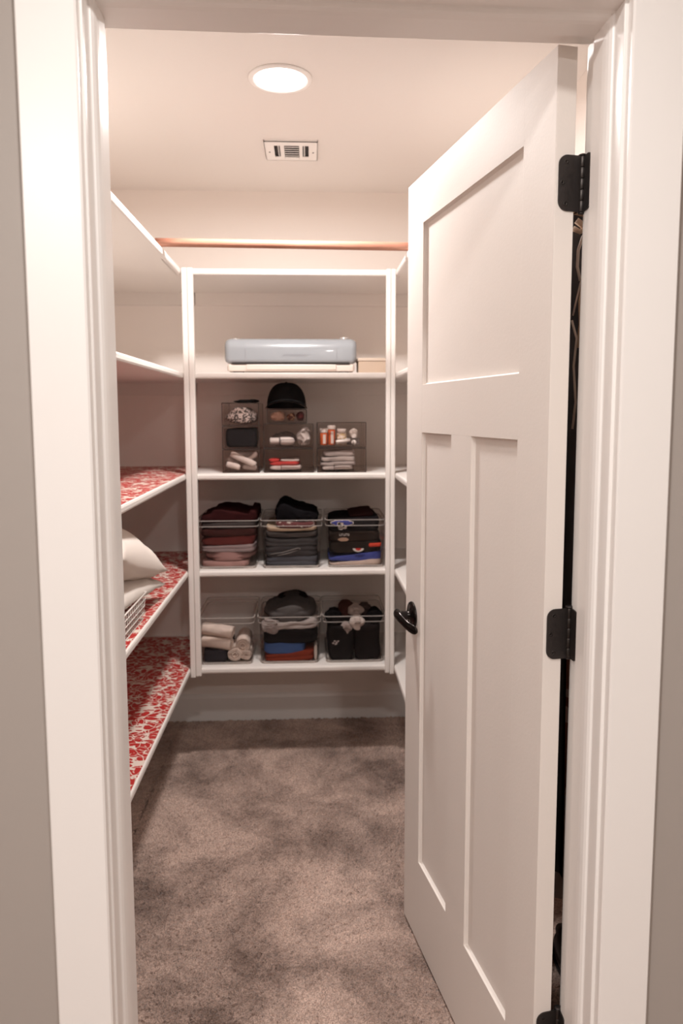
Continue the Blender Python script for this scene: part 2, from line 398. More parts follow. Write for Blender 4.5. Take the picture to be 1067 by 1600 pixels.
def rrect(x0, x1, z0, z1, r, left_only=True, n=6):
    pts = [(x0, z0), (x0, z1)]
    for k in range(n+1):
        a = pi/2-k*pi/2/n; pts.append((x1-r+r*cos(a), z1-r+r*sin(a)))
    for k in range(n+1):
        a = -k*pi/2/n; pts.append((x1-r+r*cos(a), z0+r+r*sin(a)))
    return pts
AX = DX.inverted() @ (WALL @ Vector((0.4515, 0.1335, 0)))
for zc in (1.8305, 1.0735, 0.3165):
    h = 0.0445
    leaf = D().prism([(a, b) for a, b in rrect(AX.y+.004, 0.0295, zc-h, zc+h, .0155)], 'x', -0.0022, 0.0004)
    hg = build('hinge', leaf, M['black_metal'], door, label='black metal hinge')
    # the leaf let into the jamb
    jl = MB(WALL).prism([(y, z) for y, z in rrect(0, 0.0335, zc-h, zc+h, .0155)], 'x', 0, 0.002)
    jv = MB()
    j2 = [(JR-.0005, HT+.0015), (JR-.0025, HT+.0015), (JR-.0025, HT-.03), (JR-.0005, HT-.03)]
    jl = MB(WALL).prism([(HT-.030+.0335-y-.0035, z) for y, z in rrect(-.003, 0.030, zc-h, zc+h, .0155)], 'x', JR-.0022, JR-.0001)
    build('jamb_leaf', jl, M['black_metal'], hg)
    axc = WALL @ Vector((0.4515, 0.1335, 0))
    kn = MB()
    n5 = 5; seg = 2*h/n5
    for k in range(n5):
        kn.lathe([(0.0, 0.0003), (.0058, .0003), (.0062, .0010), (.0062, seg-.0010), (.0058, seg-.0003), (0, seg-.0003)], (axc.x, axc.y, zc-h+k*seg), n=20)
    # webs joining the knuckles to the two leaves
    build('knuckle', kn, M['steel'], hg)
    build('hinge_web', D().box(-.0022, .0004, AX.y, AX.y+.006, zc-h, zc+h), M['black_metal'], hg)
    build('jamb_web', MB(WALL).add([(0.4515, .1335, zc-h), (JR-.001, .131, zc-h), (JR-.001, .131, zc+h), (0.4515, .1335, zc+h), (0.4535, .1355, zc-h), (JR+.001, .133, zc-h), (JR+.001, .133, zc+h), (0.4535, .1355, zc+h)],
          [(0, 1, 2, 3), (4, 7, 6, 5), (0, 4, 5, 1), (3, 2, 6, 7), (0, 3, 7, 4), (1, 5, 6, 2)]), M['black_metal'], hg)
    build('pin_cap', MB().lathe([(.0, h+.004), (.004, h+.004), (.0068, h+.0025), (.0068, h+.0005), (.0, h+.0005)], (axc.x, axc.y, zc), n=20)
                         .lathe([(.0, -h-.0005), (.0050, -h-.0005), (.0050, -h-.0025), (.0, -h-.003)], (axc.x, axc.y, zc), n=20), M['black_metal'], hg)
    for (b, dz) in ((0.0165, 0.033), (0.0228, 0.0), (0.0165, -0.033)):
        c = DX @ Vector((-.0022, b, zc+dz)); ax = DX.to_3x3() @ Vector((-1, 0, 0))
        build('screw', MB().lathe([(.0038, 0), (.0036, .0006), (.0018, .0003), (.0012, -.0006), (0, -.0006)], c, ax, n=14), M['steel'], hg)

# lever handle on the hall face (and its twin on the other face)
def lever(face):
    s = 1 if face == 'hall' else -1; b0 = DT if face == 'hall' else 0.0
    ka, kz = 0.702, 0.915
    dm = DX.to_3x3()
    nrm = dm @ Vector((0, s, 0)); c = DX @ Vector((ka, b0, kz))
    hd_ = build('handle', MB().lathe([(.0, 0), (.0360, 0), (.0365, .002), (.0350, .0055), (.027, .0085), (.015, .0095), (.0125, .012), (.0115, .020), (.0125, .030), (.0125, .040), (.0, .040)], c, nrm, n=32),
                M['polished_black'], door, label='black lever handle with round rose')
    mb = D()
    # wave lever: flattened tube running back towards the hinge, dipping and curling to the door
    P = [(.016, .036, .006), (.010, .042, .007), (-.002, .044, .006), (-.018, .043, .002), (-.036, .038, -.006), (-.054, .031, -.014), (-.070, .024, -.018), (-.082, .019, -.019), (-.087, .016, -.018)]
    hw = [.004, .0115, .0150, .0140, .0120, .0125, .0140, .0110, .003]; th = [.004, .0095, .0115, .0095, .0075, .0065, .006, .005, .002]
    rings = []; n = 14
    for i, (a, b, z) in enumerate(P):
        for k in range(n):
            t = 2*pi*k/n
            d = Vector(P[min(i+1, len(P)-1)])-Vector(P[max(i-1, 0)]); d.normalize()
            side = Vector((0, 0, 1)); nn = d.cross(side).normalized(); sd = nn.cross(d)
            q = Vector((a, b, z))+nn*cos(t)*th[i]+sd*sin(t)*hw[i]
            rings.append((ka+q.x, b0+s*q.y, kz+q.z))
    fs = [(i*n+k, i*n+(k+1) % n, (i+1)*n+(k+1) % n, (i+1)*n+k) for i in range(len(P)-1) for k in range(n)]
    fs += [tuple(range(n))[::-1], tuple(range((len(P)-1)*n, len(P)*n))]
    mb.add(rings, fs, True)
    o = build('lever', mb, M['polished_black'], hd_)
    ss = o.modifiers.new('sub', 'SUBSURF'); ss.levels = 1; ss.render_levels = 1
lever('hall'); lever('closet')
build('latch_plate', D().box(DW-.0005, DW+.0008, .006, .029, .886, .944), M['black_metal'], door)

# ------------------------------------------------------------------ ceiling fittings
dl = empty('ceiling_light', (-0.083, 1.178, ZC), 0, 'round white recessed ceiling light glowing above the closet floor', 'light')
build('trim_ring', MB().lathe([(.094, 0), (.094, -.003), (.0905, -.0065), (.082, -.0075), (.0785, -.006), (.0785, 0)], (-0.083, 1.178, ZC), n=64), M['trim'], dl)
build('lens', MB().lathe([(.0, -.004), (.03, -.0038), (.0782, -.002)], (-0.083, 1.178, ZC), n=64), M['lens'], dl, label='glowing white lens')
for xx, yy, lb in ((0.0, -0.74, 'recessed hall ceiling light just in front of the doorway'), (-0.95, -2.10, 'added fill light in the hall ceiling, far left'), (0.55, -2.20, 'added fill light in the hall ceiling, far right')):  # doorway fitting, then fittings for the two added fill lamps
    h2 = empty('ceiling_light', (xx, yy, ZC), 0, lb, 'light')
    build('trim_ring', MB().lathe([(.094, 0), (.094, -.003), (.0905, -.0065), (.0785, -.006), (.0785, 0)], (xx, yy, ZC), n=32), M['trim'], h2)
    build('lens', MB().lathe([(.0, -.004), (.0782, -.002)], (xx, yy, ZC), n=32), M['lens'], h2)

VX0, VX1, VY0, VY1 = -0.164, 0.032, 1.658, 1.850
vw, vh = VX1-VX0, VY1-VY0
vent = empty('ceiling_vent', ((VX0+VX1)/2, (VY0+VY1)/2, ZC), 0, 'small square white ceiling air vent with dark slots beyond the light', 'vent')
def vx(t): return VX0+t*vw
def vy(t): return VY0+t*vh
zf = ZC-.0085
fr = MB()
for a, b, c, d in ((0, .18, 0, 1), (.83, 1, 0, 1), (.18, .83, 0, .2), (.18, .83, .93, 1), (.29, .37, .2, .93), (.65, .715, .2, .93), (.18, .29, .80, .93), (.715, .83, .80, .93)):
    fr.box(vx(a), vx(b), vy(c), vy(d), zf, zf+.0025)
fr.box(VX0, VX0+.002, VY0, VY1, zf, ZC); fr.box(VX1-.002, VX1, VY0, VY1, zf, ZC); fr.box(VX0, VX1, VY0, VY0+.002, zf, ZC); fr.box(VX0, VX1, VY1-.002, VY1, zf, ZC)
build('plate', fr, M['trim'], vent)
build('vent_shade', MB().box(vx(.16), vx(.85), vy(.18), vy(.95), ZC-.002, ZC-.0005), M['dark'], vent, label='dark sheet painted as the shade inside the vent')  # flat dark sheet at ceiling level paints the shade behind the slots
for k in range(5):
    y0 = vy(.24+k*.115)
    build('slat', MB().add([(vx(.375), y0, zf-.001), (vx(.645), y0, zf-.001), (vx(.645), y0+.016, zf+.003), (vx(.375), y0+.016, zf+.003), (vx(.375), y0+.001, zf-.002), (vx(.645), y0+.001, zf-.002), (vx(.645), y0+.017, zf+.002), (vx(.375), y0+.017, zf+.002)],
          [(0, 1, 2, 3), (4, 7, 6, 5), (0, 4, 5, 1), (3, 2, 6, 7), (0, 3, 7, 4), (1, 5, 6, 2)]), M['trim'], vent)
build('slat', MB().box(vx(.375), vx(.645), vy(.80), vy(.92), zf-.002, zf), M['trim'], vent)
for a, b in ((.265, .235), (.735, .765)):
    build('vane', MB().add([(vx(a), vy(.2), zf), (vx(a), vy(.8), zf), (vx(b), vy(.8), zf+.009), (vx(b), vy(.2), zf+.009), (vx(a)+.001, vy(.2), zf), (vx(a)+.001, vy(.8), zf), (vx(b)+.001, vy(.8), zf+.009), (vx(b)+.001, vy(.2), zf+.009)],
          [(0, 1, 2, 3), (4, 7, 6, 5), (0, 4, 5, 1), (3, 2, 6, 7), (0, 3, 7, 4), (1, 5, 6, 2)]), M['trim'], vent)
for t in (.085, .915):
    build('screw', MB().lathe([(.0035, 0), (.003, -.0012), (0, -.0015)], (vx(t), vy(.55), zf), n=12), M['steel'], vent)

# ------------------------------------------------------------------ shelving
ZS = [2.017, 1.617, 1.215, 0.8205, 0.416]
ST = 0.024
XS, XSR, YF = -0.498, 0.338, 1.828       # front edges of left, right and back shelves
def nose(e, s, z, axis, a, b):           # bullnose edging along a shelf front; e = edge, s = outward sign
    pts = [(e-s*.018, z), (e-s*.006, z), (e-s*.002, z-.002), (e, z-.007), (e, z-ST+.007), (e-s*.002, z-ST+.002), (e-s*.006, z-ST), (e-s*.018, z-ST)]
    return MB().prism(pts, axis, a, b)
sl = empty('shelving_unit', (-0.72, 1.2, 0), 0, 'white painted wall shelving along the left wall with red patterned liners', 'shelves')
sb = empty('shelving_unit', (-0.08, 2.05, 0), 0, 'white painted shelving across the back wall holding bins and boxes', 'shelves')
sr = empty('shelving_unit', (0.57, 1.6, 0), 0, 'white painted wall shelving on the right, mostly hidden behind the door', 'shelves')
for z in ZS:
    build('shelf', MB().box(XL+.001, XS-.018, 0.17, YB-.001, z-ST, z), M['shelf'], sl)
    if z == ZS[0]:
        build('front_edge', nose(XS, 1, z, 'y', 0.17, 1.545), M['shelf'], sl)
        build('front_edge', nose(XS-.002, 1, z, 'y', 1.549, YF+.012), M['shelf'], sl)
    else:
        build('front_edge', nose(XS, 1, z, 'y', 0.17, YF+.012), M['shelf'], sl)
    build('cleat', MB().box(XL+.001, XL+.019, 0.17, YB-.02, z-ST-.055, z-ST), M['shelf'], sl)
    build('cleat', MB().box(XL+.02, XS-.02, YB-.019, YB-.001, z-ST-.055, z-ST), M['shelf'], sl)
    build('shelf', MB().box(XS-.0175, XSR+.0175, YF+.018, YB-.001, z-ST, z), M['shelf'], sb)
    build('front_edge', nose(YF, -1, z, 'x', XS+.045, XSR-.038), M['shelf'], sb)
    build('cleat', MB().box(XS-.015, XSR+.015, YB-.019, YB-.001, z-ST-.055, z-ST), M['wall'], sb)
    build('shelf', MB().box(XSR+.018, XR-.001, 0.95, YB-.001, z-ST, z), M['shelf'], sr)
    build('front_edge', nose(XSR, -1, z, 'y', 0.95, YF+.012), M['shelf'], sr)
    build('cleat', MB().box(XR-.019, XR-.001, 0.95, YB-.02, z-ST-.055, z-ST), M['shelf'], sr)
    build('cleat', MB().box(XSR+.02, XR-.02, YB-.019, YB-.001, z-ST-.055, z-ST), M['shelf'], sr)
z0, z1 = ZS[4]-ST-.006, ZS[0]+.001
build('post', MB().cham(XS+.0005, XS+.0220, YF-.012, YF+.012, z0-.006, z1, .004), M['shelf'], sl)
build('post', MB().cham(XS+.0225, XS+.0450, YF-.014, YF+.012, z0, z1, .004), M['shelf'], sb)
build('post', MB().cham(XSR-.0385, XSR-.0195, YF-.014, YF+.012, z0, z1, .004), M['shelf'], sb)
build('post', MB().cham(XSR-.0190, XSR-.0005, YF-.012, YF+.012, z0-.006, z1, .004), M['shelf'], sr)
build('rod_bracket', MB().cham(0.575, 0.625, 0.932, 0.9495, 1.925, 2.0, .002), M['shelf'], sr)
build('rod_bracket', MB(WALL).cham(0.575, 0.625, HT-.0019, HT+.020, 1.925, 1.985, .002), M['shelf'], sr)
build('hanging_rod', MB().tube([(0.60, 0.155, 1.955), (0.60, 0.940, 1.955)], 0.014, 14), M['steel'], sr, label='metal clothes rod')
for q, nm in ((2, 'upper of the three red damask shelf liners, on the left shelf above the pillows'),
              (3, 'middle red damask shelf liner, under the white pillows and wire basket'),
              (4, 'lowest red damask shelf liner, on the bottom left shelf')):
    z = ZS[q]
    build('shelf_liner', MB().box(XL+.003, XS-.007, 0.18, YB-.022, z+.0002, z+.0012), M['damask'], label=nm, cat='shelf liner')
# cedar pole lying across the tops of the side shelves
rod = MB().tube([(-0.520+.0*t+0.90*t, 1.470+0.03*t, 2.017+.0150+0.0005*sin(5*t)) for t in [i/12 for i in range(13)]], 0.0145, 16)
build('wooden_rod', rod, M['wood'], label='long round reddish wooden pole lying across the top shelves', cat='rod')

# ------------------------------------------------------------------ soft things
def soft(x0, x1, y0, y1, z0, z1, e=9.0, layers=1, groove=.18, amp=.004, freq=14, seed=0, sag=0.0, tilt=0.0, n=(22, 12, 14), lift=None, edge=1.0, rz=0.0, wob=0.0):
    """a soft folded or crumpled piece of cloth: rounded block, layered fold edges, creases"""
    hx, hy, hz = (x1-x0)/2, (y1-y0)/2, (z1-z0)/2; c = Vector(((x0+x1)/2, (y0+y1)/2, (z0+z1)/2))
    vs = {}; V = []; Fc = []
    def vid(p):
        k = tuple(round(a, 4) for a in p)
        if k in vs: return vs[k]
        x, y, z = p
        # superellipsoid in section x-z, softly rounded
        nr = (abs(x)**e+abs(z)**e)**(1/e); mx_ = max(abs(x), abs(z), 1e-6)
        f = mx_/max(nr, 1e-6)
        nr2 = (abs(x)**e+abs(y)**e)**(1/e); f2 = max(abs(x), abs(y), 1e-6)/max(nr2, 1e-6)
        X, Y, Z = x*f*f2, y*f2, z*f
        if layers >= 1:
            s = ((z+1)/2*layers) % 1.0*2-1
            if abs(z) > .999: s = 1
            g = groove*(1-math.sqrt(max(0, 1-min(1, s*s))))*min(hz/layers*1.6, .02)
            em = max(abs(x), abs(y))
            if em > .999:
                X -= g/hx*(1 if x > 0 else -1)*(abs(x) > .5); Y -= g/hy*(1 if y > 0 else -1)*(abs(y) > .5)
        P = Vector((X*hx, Y*hy, Z*hz))
        nz_ = noise.noise_vector(Vector((P.x*freq+seed*7.3, P.y*freq, P.z*freq*1.6+seed*3.1)))
        n2 = noise.noise_vector(Vector((P.x*freq*2.7+seed, P.y*freq*2.7, P.z*freq*3)))
        P += nz_*amp+n2*amp*.45
        up_ = (z+1)/2
        P.z += up_*(-sag*(1-x*x)+tilt*x)
        if wob: P.z += wob*noise.noise(Vector((P.x*9+seed, seed*2.2, 0)))
        if lift: P.z += up_*lift(x, y)
        if rz: P.x, P.y = P.x*cos(rz)-P.y*sin(rz), P.x*sin(rz)+P.y*cos(rz)
        V.append(c+P); vs[k] = len(V)-1; return vs[k]
    nx, ny, nz = n
    def face(fn, a, b):
        for i in range(a):
            for j in range(b):
                q = [fn(-1+2*i/a, -1+2*j/b), fn(-1+2*(i+1)/a, -1+2*j/b), fn(-1+2*(i+1)/a, -1+2*(j+1)/b), fn(-1+2*i/a, -1+2*(j+1)/b)]
                Fc.append(tuple(vid(t) for t in q))
    face(lambda a, b: (a, b, 1), nx, ny); face(lambda a, b: (a, b, -1), nx, ny)
    face(lambda a, b: (a, -1, b), nx, nz); face(lambda a, b: (a, 1, b), nx, nz)
    face(lambda a, b: (1, a, b), ny, nz); face(lambda a, b: (-1, a, b), ny, nz)
    mb = MB(); zlow = z0; 
    V = [Vector((q.x, q.y, max(q.z, zlow))) for q in V]
    return mb.add(V, Fc, True)
def garment(name, label, cat, col, *a, group=None, m=None, **k):
    return build(name, soft(*a, **k), m or cloth(col), label=label, cat=cat, group=group)
def roll(p0, p1, r, seed=0, turns=2.6, flat=0.85, amp=.003, n=18):
    """a rolled towel or sock: outer roll with a spiral end"""
    p0, p1 = Vector(p0), Vector(p1); d = (p1-p0); L = d.length; d.normalize()
    sd = d.cross(Vector((0, 0, 1))).normalized(); u = sd.cross(d)
    mb = MB(); rings = []; prof = []
    for k in range(9): prof.append((.0+.0*k, 0)) if False else None
    prof = [(0.0, .012), (.25, .010), (.30, .002), (.42, .002), (.47, .010), (.56, .010), (.62, .001), (.74, .001), (.80, .009), (.86, .002), (.95, .002), (1.0, .008)]
    rows = [(q, h) for q, h in prof]+[(1.0, L*.3), (1.0, L*.6), (1.0, L-.008), (.93, L-.002), (.5, L), (0, L)]
    N = 28
    for q, h in rows:
        g = []
        for k in range(N):
            t = 2*pi*k/N
            rr = r*q*(1+.06*noise.noise(Vector((cos(t)*2+seed, sin(t)*2, h*20))))
            # spiral seam on the outside
            if q > .9 and k < 2: rr *= .94
            g.append(p0+d*h+sd*rr*cos(t)+u*rr*flat*sin(t)+noise.noise_vector(Vector((h*18+seed, cos(t)*1.5, sin(t)*1.5)))*amp)
        rings += g
    fs = [(i*N+k, i*N+(k+1) % N, (i+1)*N+(k+1) % N, (i+1)*N+k) for i in range(len(rows)-1) for k in range(N)]
    return mb.add(rings, fs, True)

# ------------------------------------------------------------------ clear open bins
def rr_ring(x0, x1, y0, y1, r, z, n=5):
    out = []
    for cx, cy, a0 in ((x1-r, y0+r, -pi/2), (x1-r, y1-r, 0), (x0+r, y1-r, pi/2), (x0+r, y0+r, pi)):
        for k in range(n+1):
            a = a0+k*pi/2/n; out.append((cx+r*cos(a), cy+r*sin(a), z))
    return out
def rings_mesh(mb, rings, close0=True, close1=True):
    n = len(rings[0]); vs = [p for g in rings for p in g]
    fs = [(i*n+k, i*n+(k+1) % n, (i+1)*n+(k+1) % n, (i+1)*n+k) for i in range(len(rings)-1) for k in range(n)]
    if close0: fs.append(tuple(range(n))[::-1])
    if close1: fs.append(tuple(range((len(rings)-1)*n, len(rings)*n)))
    return mb.add(vs, fs, True)
def open_bin(label, x0, x1, y0, y1, z0, z1, grp):
    t = .0022; tp = .009
    root = empty('storage_bin', ((x0+x1)/2, (y0+y1)/2, z0), 0, label, 'bin', grp)
    def ring(f, ins, z, r=.022):
        q = tp*(1-f)+ins; return rr_ring(x0+q, x1-q, y0+q*1.0, y1-q, max(r-ins, .004), z)
    H = z1-z0
    R_ = [ring(0, .018, z0, .03), ring(0, .006, z0+.002), ring(.02, .001, z0+.008), ring(.05, 0, z0+.018), ring(.87, 0, z1-.026), ring(.9, -.003, z1-.022), ring(1, -.003, z1-.002),
          ring(1, -.001, z1), ring(1, t-.003, z1-.002), ring(.9, t-.003, z1-.022), ring(.87, t, z1-.026), ring(.05, t, z0+.018), ring(.02, t+.001, z0+.010), ring(0, .008, z0+.005), ring(0, .02, z0+.004, .03)]
    build('bin_body', rings_mesh(MB(), R_), M['clear'], root)
    rim = MB()
    for zz, f, o in ((z1-.0005, 1, .0035), (z1-.024, .9, .0030)):
        a = ring(f, -o, zz-.0016); b = ring(f, -o, zz+.0016); c = ring(f, -o+.004, zz+.0016); d = ring(f, -o+.004, zz-.0016)
        n = len(a); vs = a+b+c+d
        rim.add(vs, [(g*n+k, g*n+(k+1) % n, ((g+1) % 4)*n+(k+1) % n, ((g+1) % 4)*n+k) for g in range(4) for k in range(n)])
    build('rim', rim, M['rim'], root)
    # moulded base ring, thicker so it reads as a pale edge
    b1 = ring(.02, 0.0005, z0+.010); b2 = ring(0, .004, z0+.003); b3 = ring(0, .009, z0+.005); b4 = ring(.02, .004, z0+.011)
    n = len(b1); base = MB(); base.add(b1+b2+b3+b4, [(g*n+k, g*n+(k+1) % n, ((g+1) % 4)*n+(k+1) % n, ((g+1) % 4)*n+k) for g in range(4) for k in range(n)], True)
    build('base_ring', base, M['rim'], root)
    return root
z4, z5 = ZS[3]+.0003, ZS[4]+.0003
G2, G3 = 'clear open bins on the fourth shelf', 'clear open bins on the bottom back shelf'
bins = [open_bin('clear open bin of folded maroon and mauve clothes, fourth shelf left', -0.470, -0.219, 1.856, 2.20, z4, 1.022, G2),
        open_bin('clear open bin of charcoal clothes with black top, fourth shelf middle', -0.208, 0.043, 1.856, 2.20, z4, 1.022, G2),
        open_bin('clear open bin of printed t-shirts, fourth shelf right beside the post', 0.058, 0.306, 1.856, 2.20, z4, 1.022, G2),
        open_bin('clear open bin holding rolled white towels, bottom back shelf left', -0.474, -0.240, 1.856, 2.20, z5, 0.618, G3),
        open_bin('clear open bin of grey, black, blue and rust clothes, bottom shelf middle', -0.224, 0.036, 1.856, 2.20, z5, 0.618, G3),
        open_bin('clear open bin of black clothes and rolled socks, bottom shelf right', 0.046, 0.306, 1.856, 2.20, z5, 0.618, G3)]

# bin 1: maroon and mauve stack
A = 'folded clothes in the left bin of the fourth shelf'
ya, yb = 1.874, 2.175
def fold(label, col, x0, x1, z0, z1, grp, seed, y0=ya, y1=yb, m=None, name='folded_garment', cat='clothes', **k):
    k.setdefault('layers', 2); k.setdefault('amp', .0035)
    if x1-x0 > .19: x0 -= .005; x1 += .004
    return garment(name, label, cat, col, x0, x1, y0, y1, z0, z1, group=grp, seed=seed, m=m, **k)
b = z4+.006
fold('flat mauve folded cloth at the bottom of the left fourth-shelf bin', (0.36, 0.21, 0.19), -0.452, -0.262, b, b+.024, A, 1, layers=1)
fold('mauve folded cloth second from bottom in the left fourth-shelf bin', (0.33, 0.19, 0.175), -0.448, -0.236, b+.025, b+.062, A, 2, layers=1, e=3)
fold('lilac grey folded cloth in the middle of the maroon stack', (0.30, 0.235, 0.235), -0.452, -0.236, b+.062, b+.090, A, 3, layers=2, tilt=.006)
fold('deep red-brown folded cloth above the lilac grey one', (0.12, 0.028, 0.025), -0.450, -0.238, b+.091, b+.126, A, 4, layers=1, tilt=.006)
fold('dark maroon folded cloth near the top of the left fourth-shelf bin', (0.055, 0.020, 0.018), -0.452, -0.236, b+.127, b+.158, A, 5, layers=1, tilt=.003)
fold('blackish grey folded cloth just under the bin rim, left fourth-shelf bin', (0.045, 0.036, 0.034), -0.452, -0.234, b+.159, b+.184, A, 6, layers=1)
fold('very dark maroon crumpled shirt standing proud of the left fourth-shelf bin', (0.030, 0.008, 0.008), -0.452, -0.226, b+.185, b+.226, A, 7, layers=1, amp=.006, lift=lambda x, y: .018*(x > .75)+.010*cos(2.5*(x+.35))-.014*(x < -.6))
# bin 2: charcoal stack
A = 'folded clothes in the middle bin of the fourth shelf'
fold('bluish charcoal folded trousers at the bottom of the middle fourth-shelf bin', (0.070, 0.072, 0.085), -0.185, 0.022, b, b+.040, A, 11, layers=2, amp=.005)
gw = fold('dark charcoal folded sweatpants with a pale drawstring', (0.050, 0.046, 0.048), -0.188, 0.022, b+.041, b+.082, A, 12, layers=2, amp=.005)
build('drawstring', MB().tube([(-0.17, 1.871, b+.052), (-0.12, 1.866, b+.060), (-0.055, 1.866, b+.078), (-0.045, 1.866, b+.074), (-0.10, 1.867, b+.055), (-0.14, 1.870, b+.046)], .0022, 6), cloth((0.2, 0.18, 0.17)), gw, label='pale drawstring')
fold('charcoal folded sweatshirt in the middle of the stack', (0.058, 0.054, 0.055), -0.188, 0.022, b+.083, b+.120, A, 13, layers=2, sag=.006, amp=.005)
fold('dark grey folded cloth below the cream one', (0.075, 0.065, 0.062), -0.186, 0.020, b+.121, b+.146, A, 14, layers=1, sag=.010)
fold('cream folded cloth with a wavy lower fold near the bin rim', (0.42, 0.31, 0.22), -0.184, 0.018, b+.147, b+.168, A, 15, layers=1, sag=.012)
fold('dark red and white patterned folded cloth at the rim of the middle bin', (0.1, 0.03, 0.03), -0.150, 0.018, b+.160, b+.188, A, 16, layers=1, m=speckle('red_white_pattern', (0.10, 0.02, 0.02), (0.42, 0.34, 0.30), 60, .6), sag=.004)
fold('black crumpled garment heaped on top of the middle fourth-shelf bin', (0.008, 0.007, 0.008), -0.150, 0.026, b+.188, b+.232, A, 17, layers=1, amp=.010, freq=18, lift=lambda x, y: .030*math.exp(-((x+.55)/.4)**2)-.010*max(0, x-.3)*2)
# bin 3: printed t-shirts
A = 'folded t-shirts in the right bin of the fourth shelf'
fold('cream folded t-shirt at the bottom of the right fourth-shelf bin', (0.56, 0.44, 0.38), 0.078, 0.288, b, b+.022, A, 21, layers=1, tilt=.010)
fold('royal blue folded t-shirt above the cream one', (0.055, 0.07, 0.26), 0.076, 0.288, b+.018, b+.046, A, 22, layers=1, tilt=.014)
t1 = fold('black folded t-shirt with a red and white crescent print', (0.022, 0.016, 0.013), 0.078, 0.286, b+.054, b+.100, A, 23, layers=1, tilt=.006)
def blob(x, z, w, h, y=1.8665, n=20, cr=0, th=.0015, rough=0.0, seed=0):
    """small flat print lying on the front fold of a shirt"""
    pts = []
    for k in range(n):
        a = 2*pi*k/n; q = 1+rough*noise.noise(Vector((cos(a)*3+seed, sin(a)*3, seed)))
        pts.append((x+w/2*cos(a)*q, z+h/2*sin(a)*q+cr*cos(a)**2))
    return MB().prism(pts, 'y', y, y+th)
cw_, cr_, cb_ = cloth((0.62, 0.56, 0.52)), cloth((0.45, 0.035, 0.03)), cloth((0.07, 0.085, 0.34))
fy = 1.8635
build('print', blob(0.192, b+.066, .046, .014, fy, cr=.006), cw_, t1, label='white crescent print')
build('print', blob(0.192, b+.070, .024, .009, fy-.0016, cr=.003), cr_, t1, label='red print')
fold('orange-red folded t-shirt edge at the right of the printed bin', (0.62, 0.07, 0.04), 0.232, 0.291, b+.078, b+.094, A, 24, layers=1, y0=1.868)
t2 = fold('dark brown-black folded t-shirt with a tan oval and pale lettering', (0.030, 0.021, 0.017), 0.078, 0.280, b+.101, b+.142, A, 25, layers=1)
build('print', blob(0.130, b+.112, .044, .016, fy, rough=.3), cloth((0.42, 0.27, 0.19)), t2, label='tan oval print')
for k, wd in enumerate((.006, .005, .006, .006, .005)):
    x = .114+k*.0088
    build('lettering', MB().box(x, x+.0016, fy, fy+.0012, b+.127, b+.137).box(x+wd*.85, x+wd*.85+.0014, fy, fy+.0012, b+.128, b+.136).box(x, x+wd, fy, fy+.0012, b+(.135 if k % 2 else .127), b+(.137 if k % 2 else .129)), cw_, t2)
t3 = fold('black folded t-shirt with a blue and white printed badge at the bin rim', (0.012, 0.010, 0.011), 0.078, 0.280, b+.143, b+.196, A, 26, layers=1, lift=lambda x, y: .006*x)
build('print', blob(0.125, b+.181, .096, .028, fy, rough=.25), cw_, t3, label='white badge outline')
build('print', blob(0.125, b+.181, .088, .020, fy-.0015, rough=.25), cb_, t3, label='blue badge field')
for x, z, w_, h_ in ((.122, .170, .030, .026), (.112, .178, .014, .016), (.138, .164, .016, .014), (.120, .157, .020, .008)):
    build('print', blob(x, b+z, w_, h_, fy-.003, rough=.9, seed=x*90), cw_, t3, label='white badge figure')
for x, z in ((.119, .171), (.131, .168)):
    build('print', blob(x, b+z, .007, .009, fy-.0046, rough=.6, seed=x*50), cloth((0.02, 0.017, 0.017)), t3, label='black badge marks')
fold('thin dark red cloth corner sticking up behind the badge t-shirt', (0.05, 0.02, 0.02), 0.16, 0.262, b+.197, b+.206, A, 27, layers=1, y0=1.93, tilt=.006)

# bin 4: rolled towels
A = 'rolled white towels in the left bin of the bottom shelf'
b = z5+.006
fold('dark navy folded cloth under the rolled towels', (0.030, 0.027, 0.032), -0.456, -0.352, b, b+.050, 'folded clothes in the towel bin', 31, layers=1)
tw = cloth((0.70, 0.58, 0.51))
build('rolled_towel', roll((-0.330, 1.905, b+.118), (-0.460, 1.93, b+.135), .030, 1, amp=.002), tw, label='uppermost rolled white towel lying crosswise in the towel bin', cat='towel', group=A)
build('rolled_towel', roll((-0.335, 1.895, b+.072), (-0.462, 1.92, b+.082), .029, 2, amp=.002), tw, label='middle rolled white towel lying crosswise under the top one', cat='towel', group=A)
build('rolled_towel', roll((-0.292, 1.885, b+.066), (-0.292, 2.05, b+.066), .031, 3, amp=.003, flat=1.05), tw, label='rolled white towel with its end facing out, standing highest at the right', cat='towel', group=A)
build('rolled_towel', roll((-0.322, 1.870, b+.033), (-0.318, 2.03, b+.033), .030, 4, amp=.004), tw, label='rolled white towel end facing out at the foot of the pile', cat='towel', group=A)
build('rolled_towel', roll((-0.278, 1.878, b+.028), (-0.276, 2.03, b+.028), .024, 5, amp=.004), tw, label='small rolled white towel end at the bottom right of the towel bin', cat='towel', group=A)
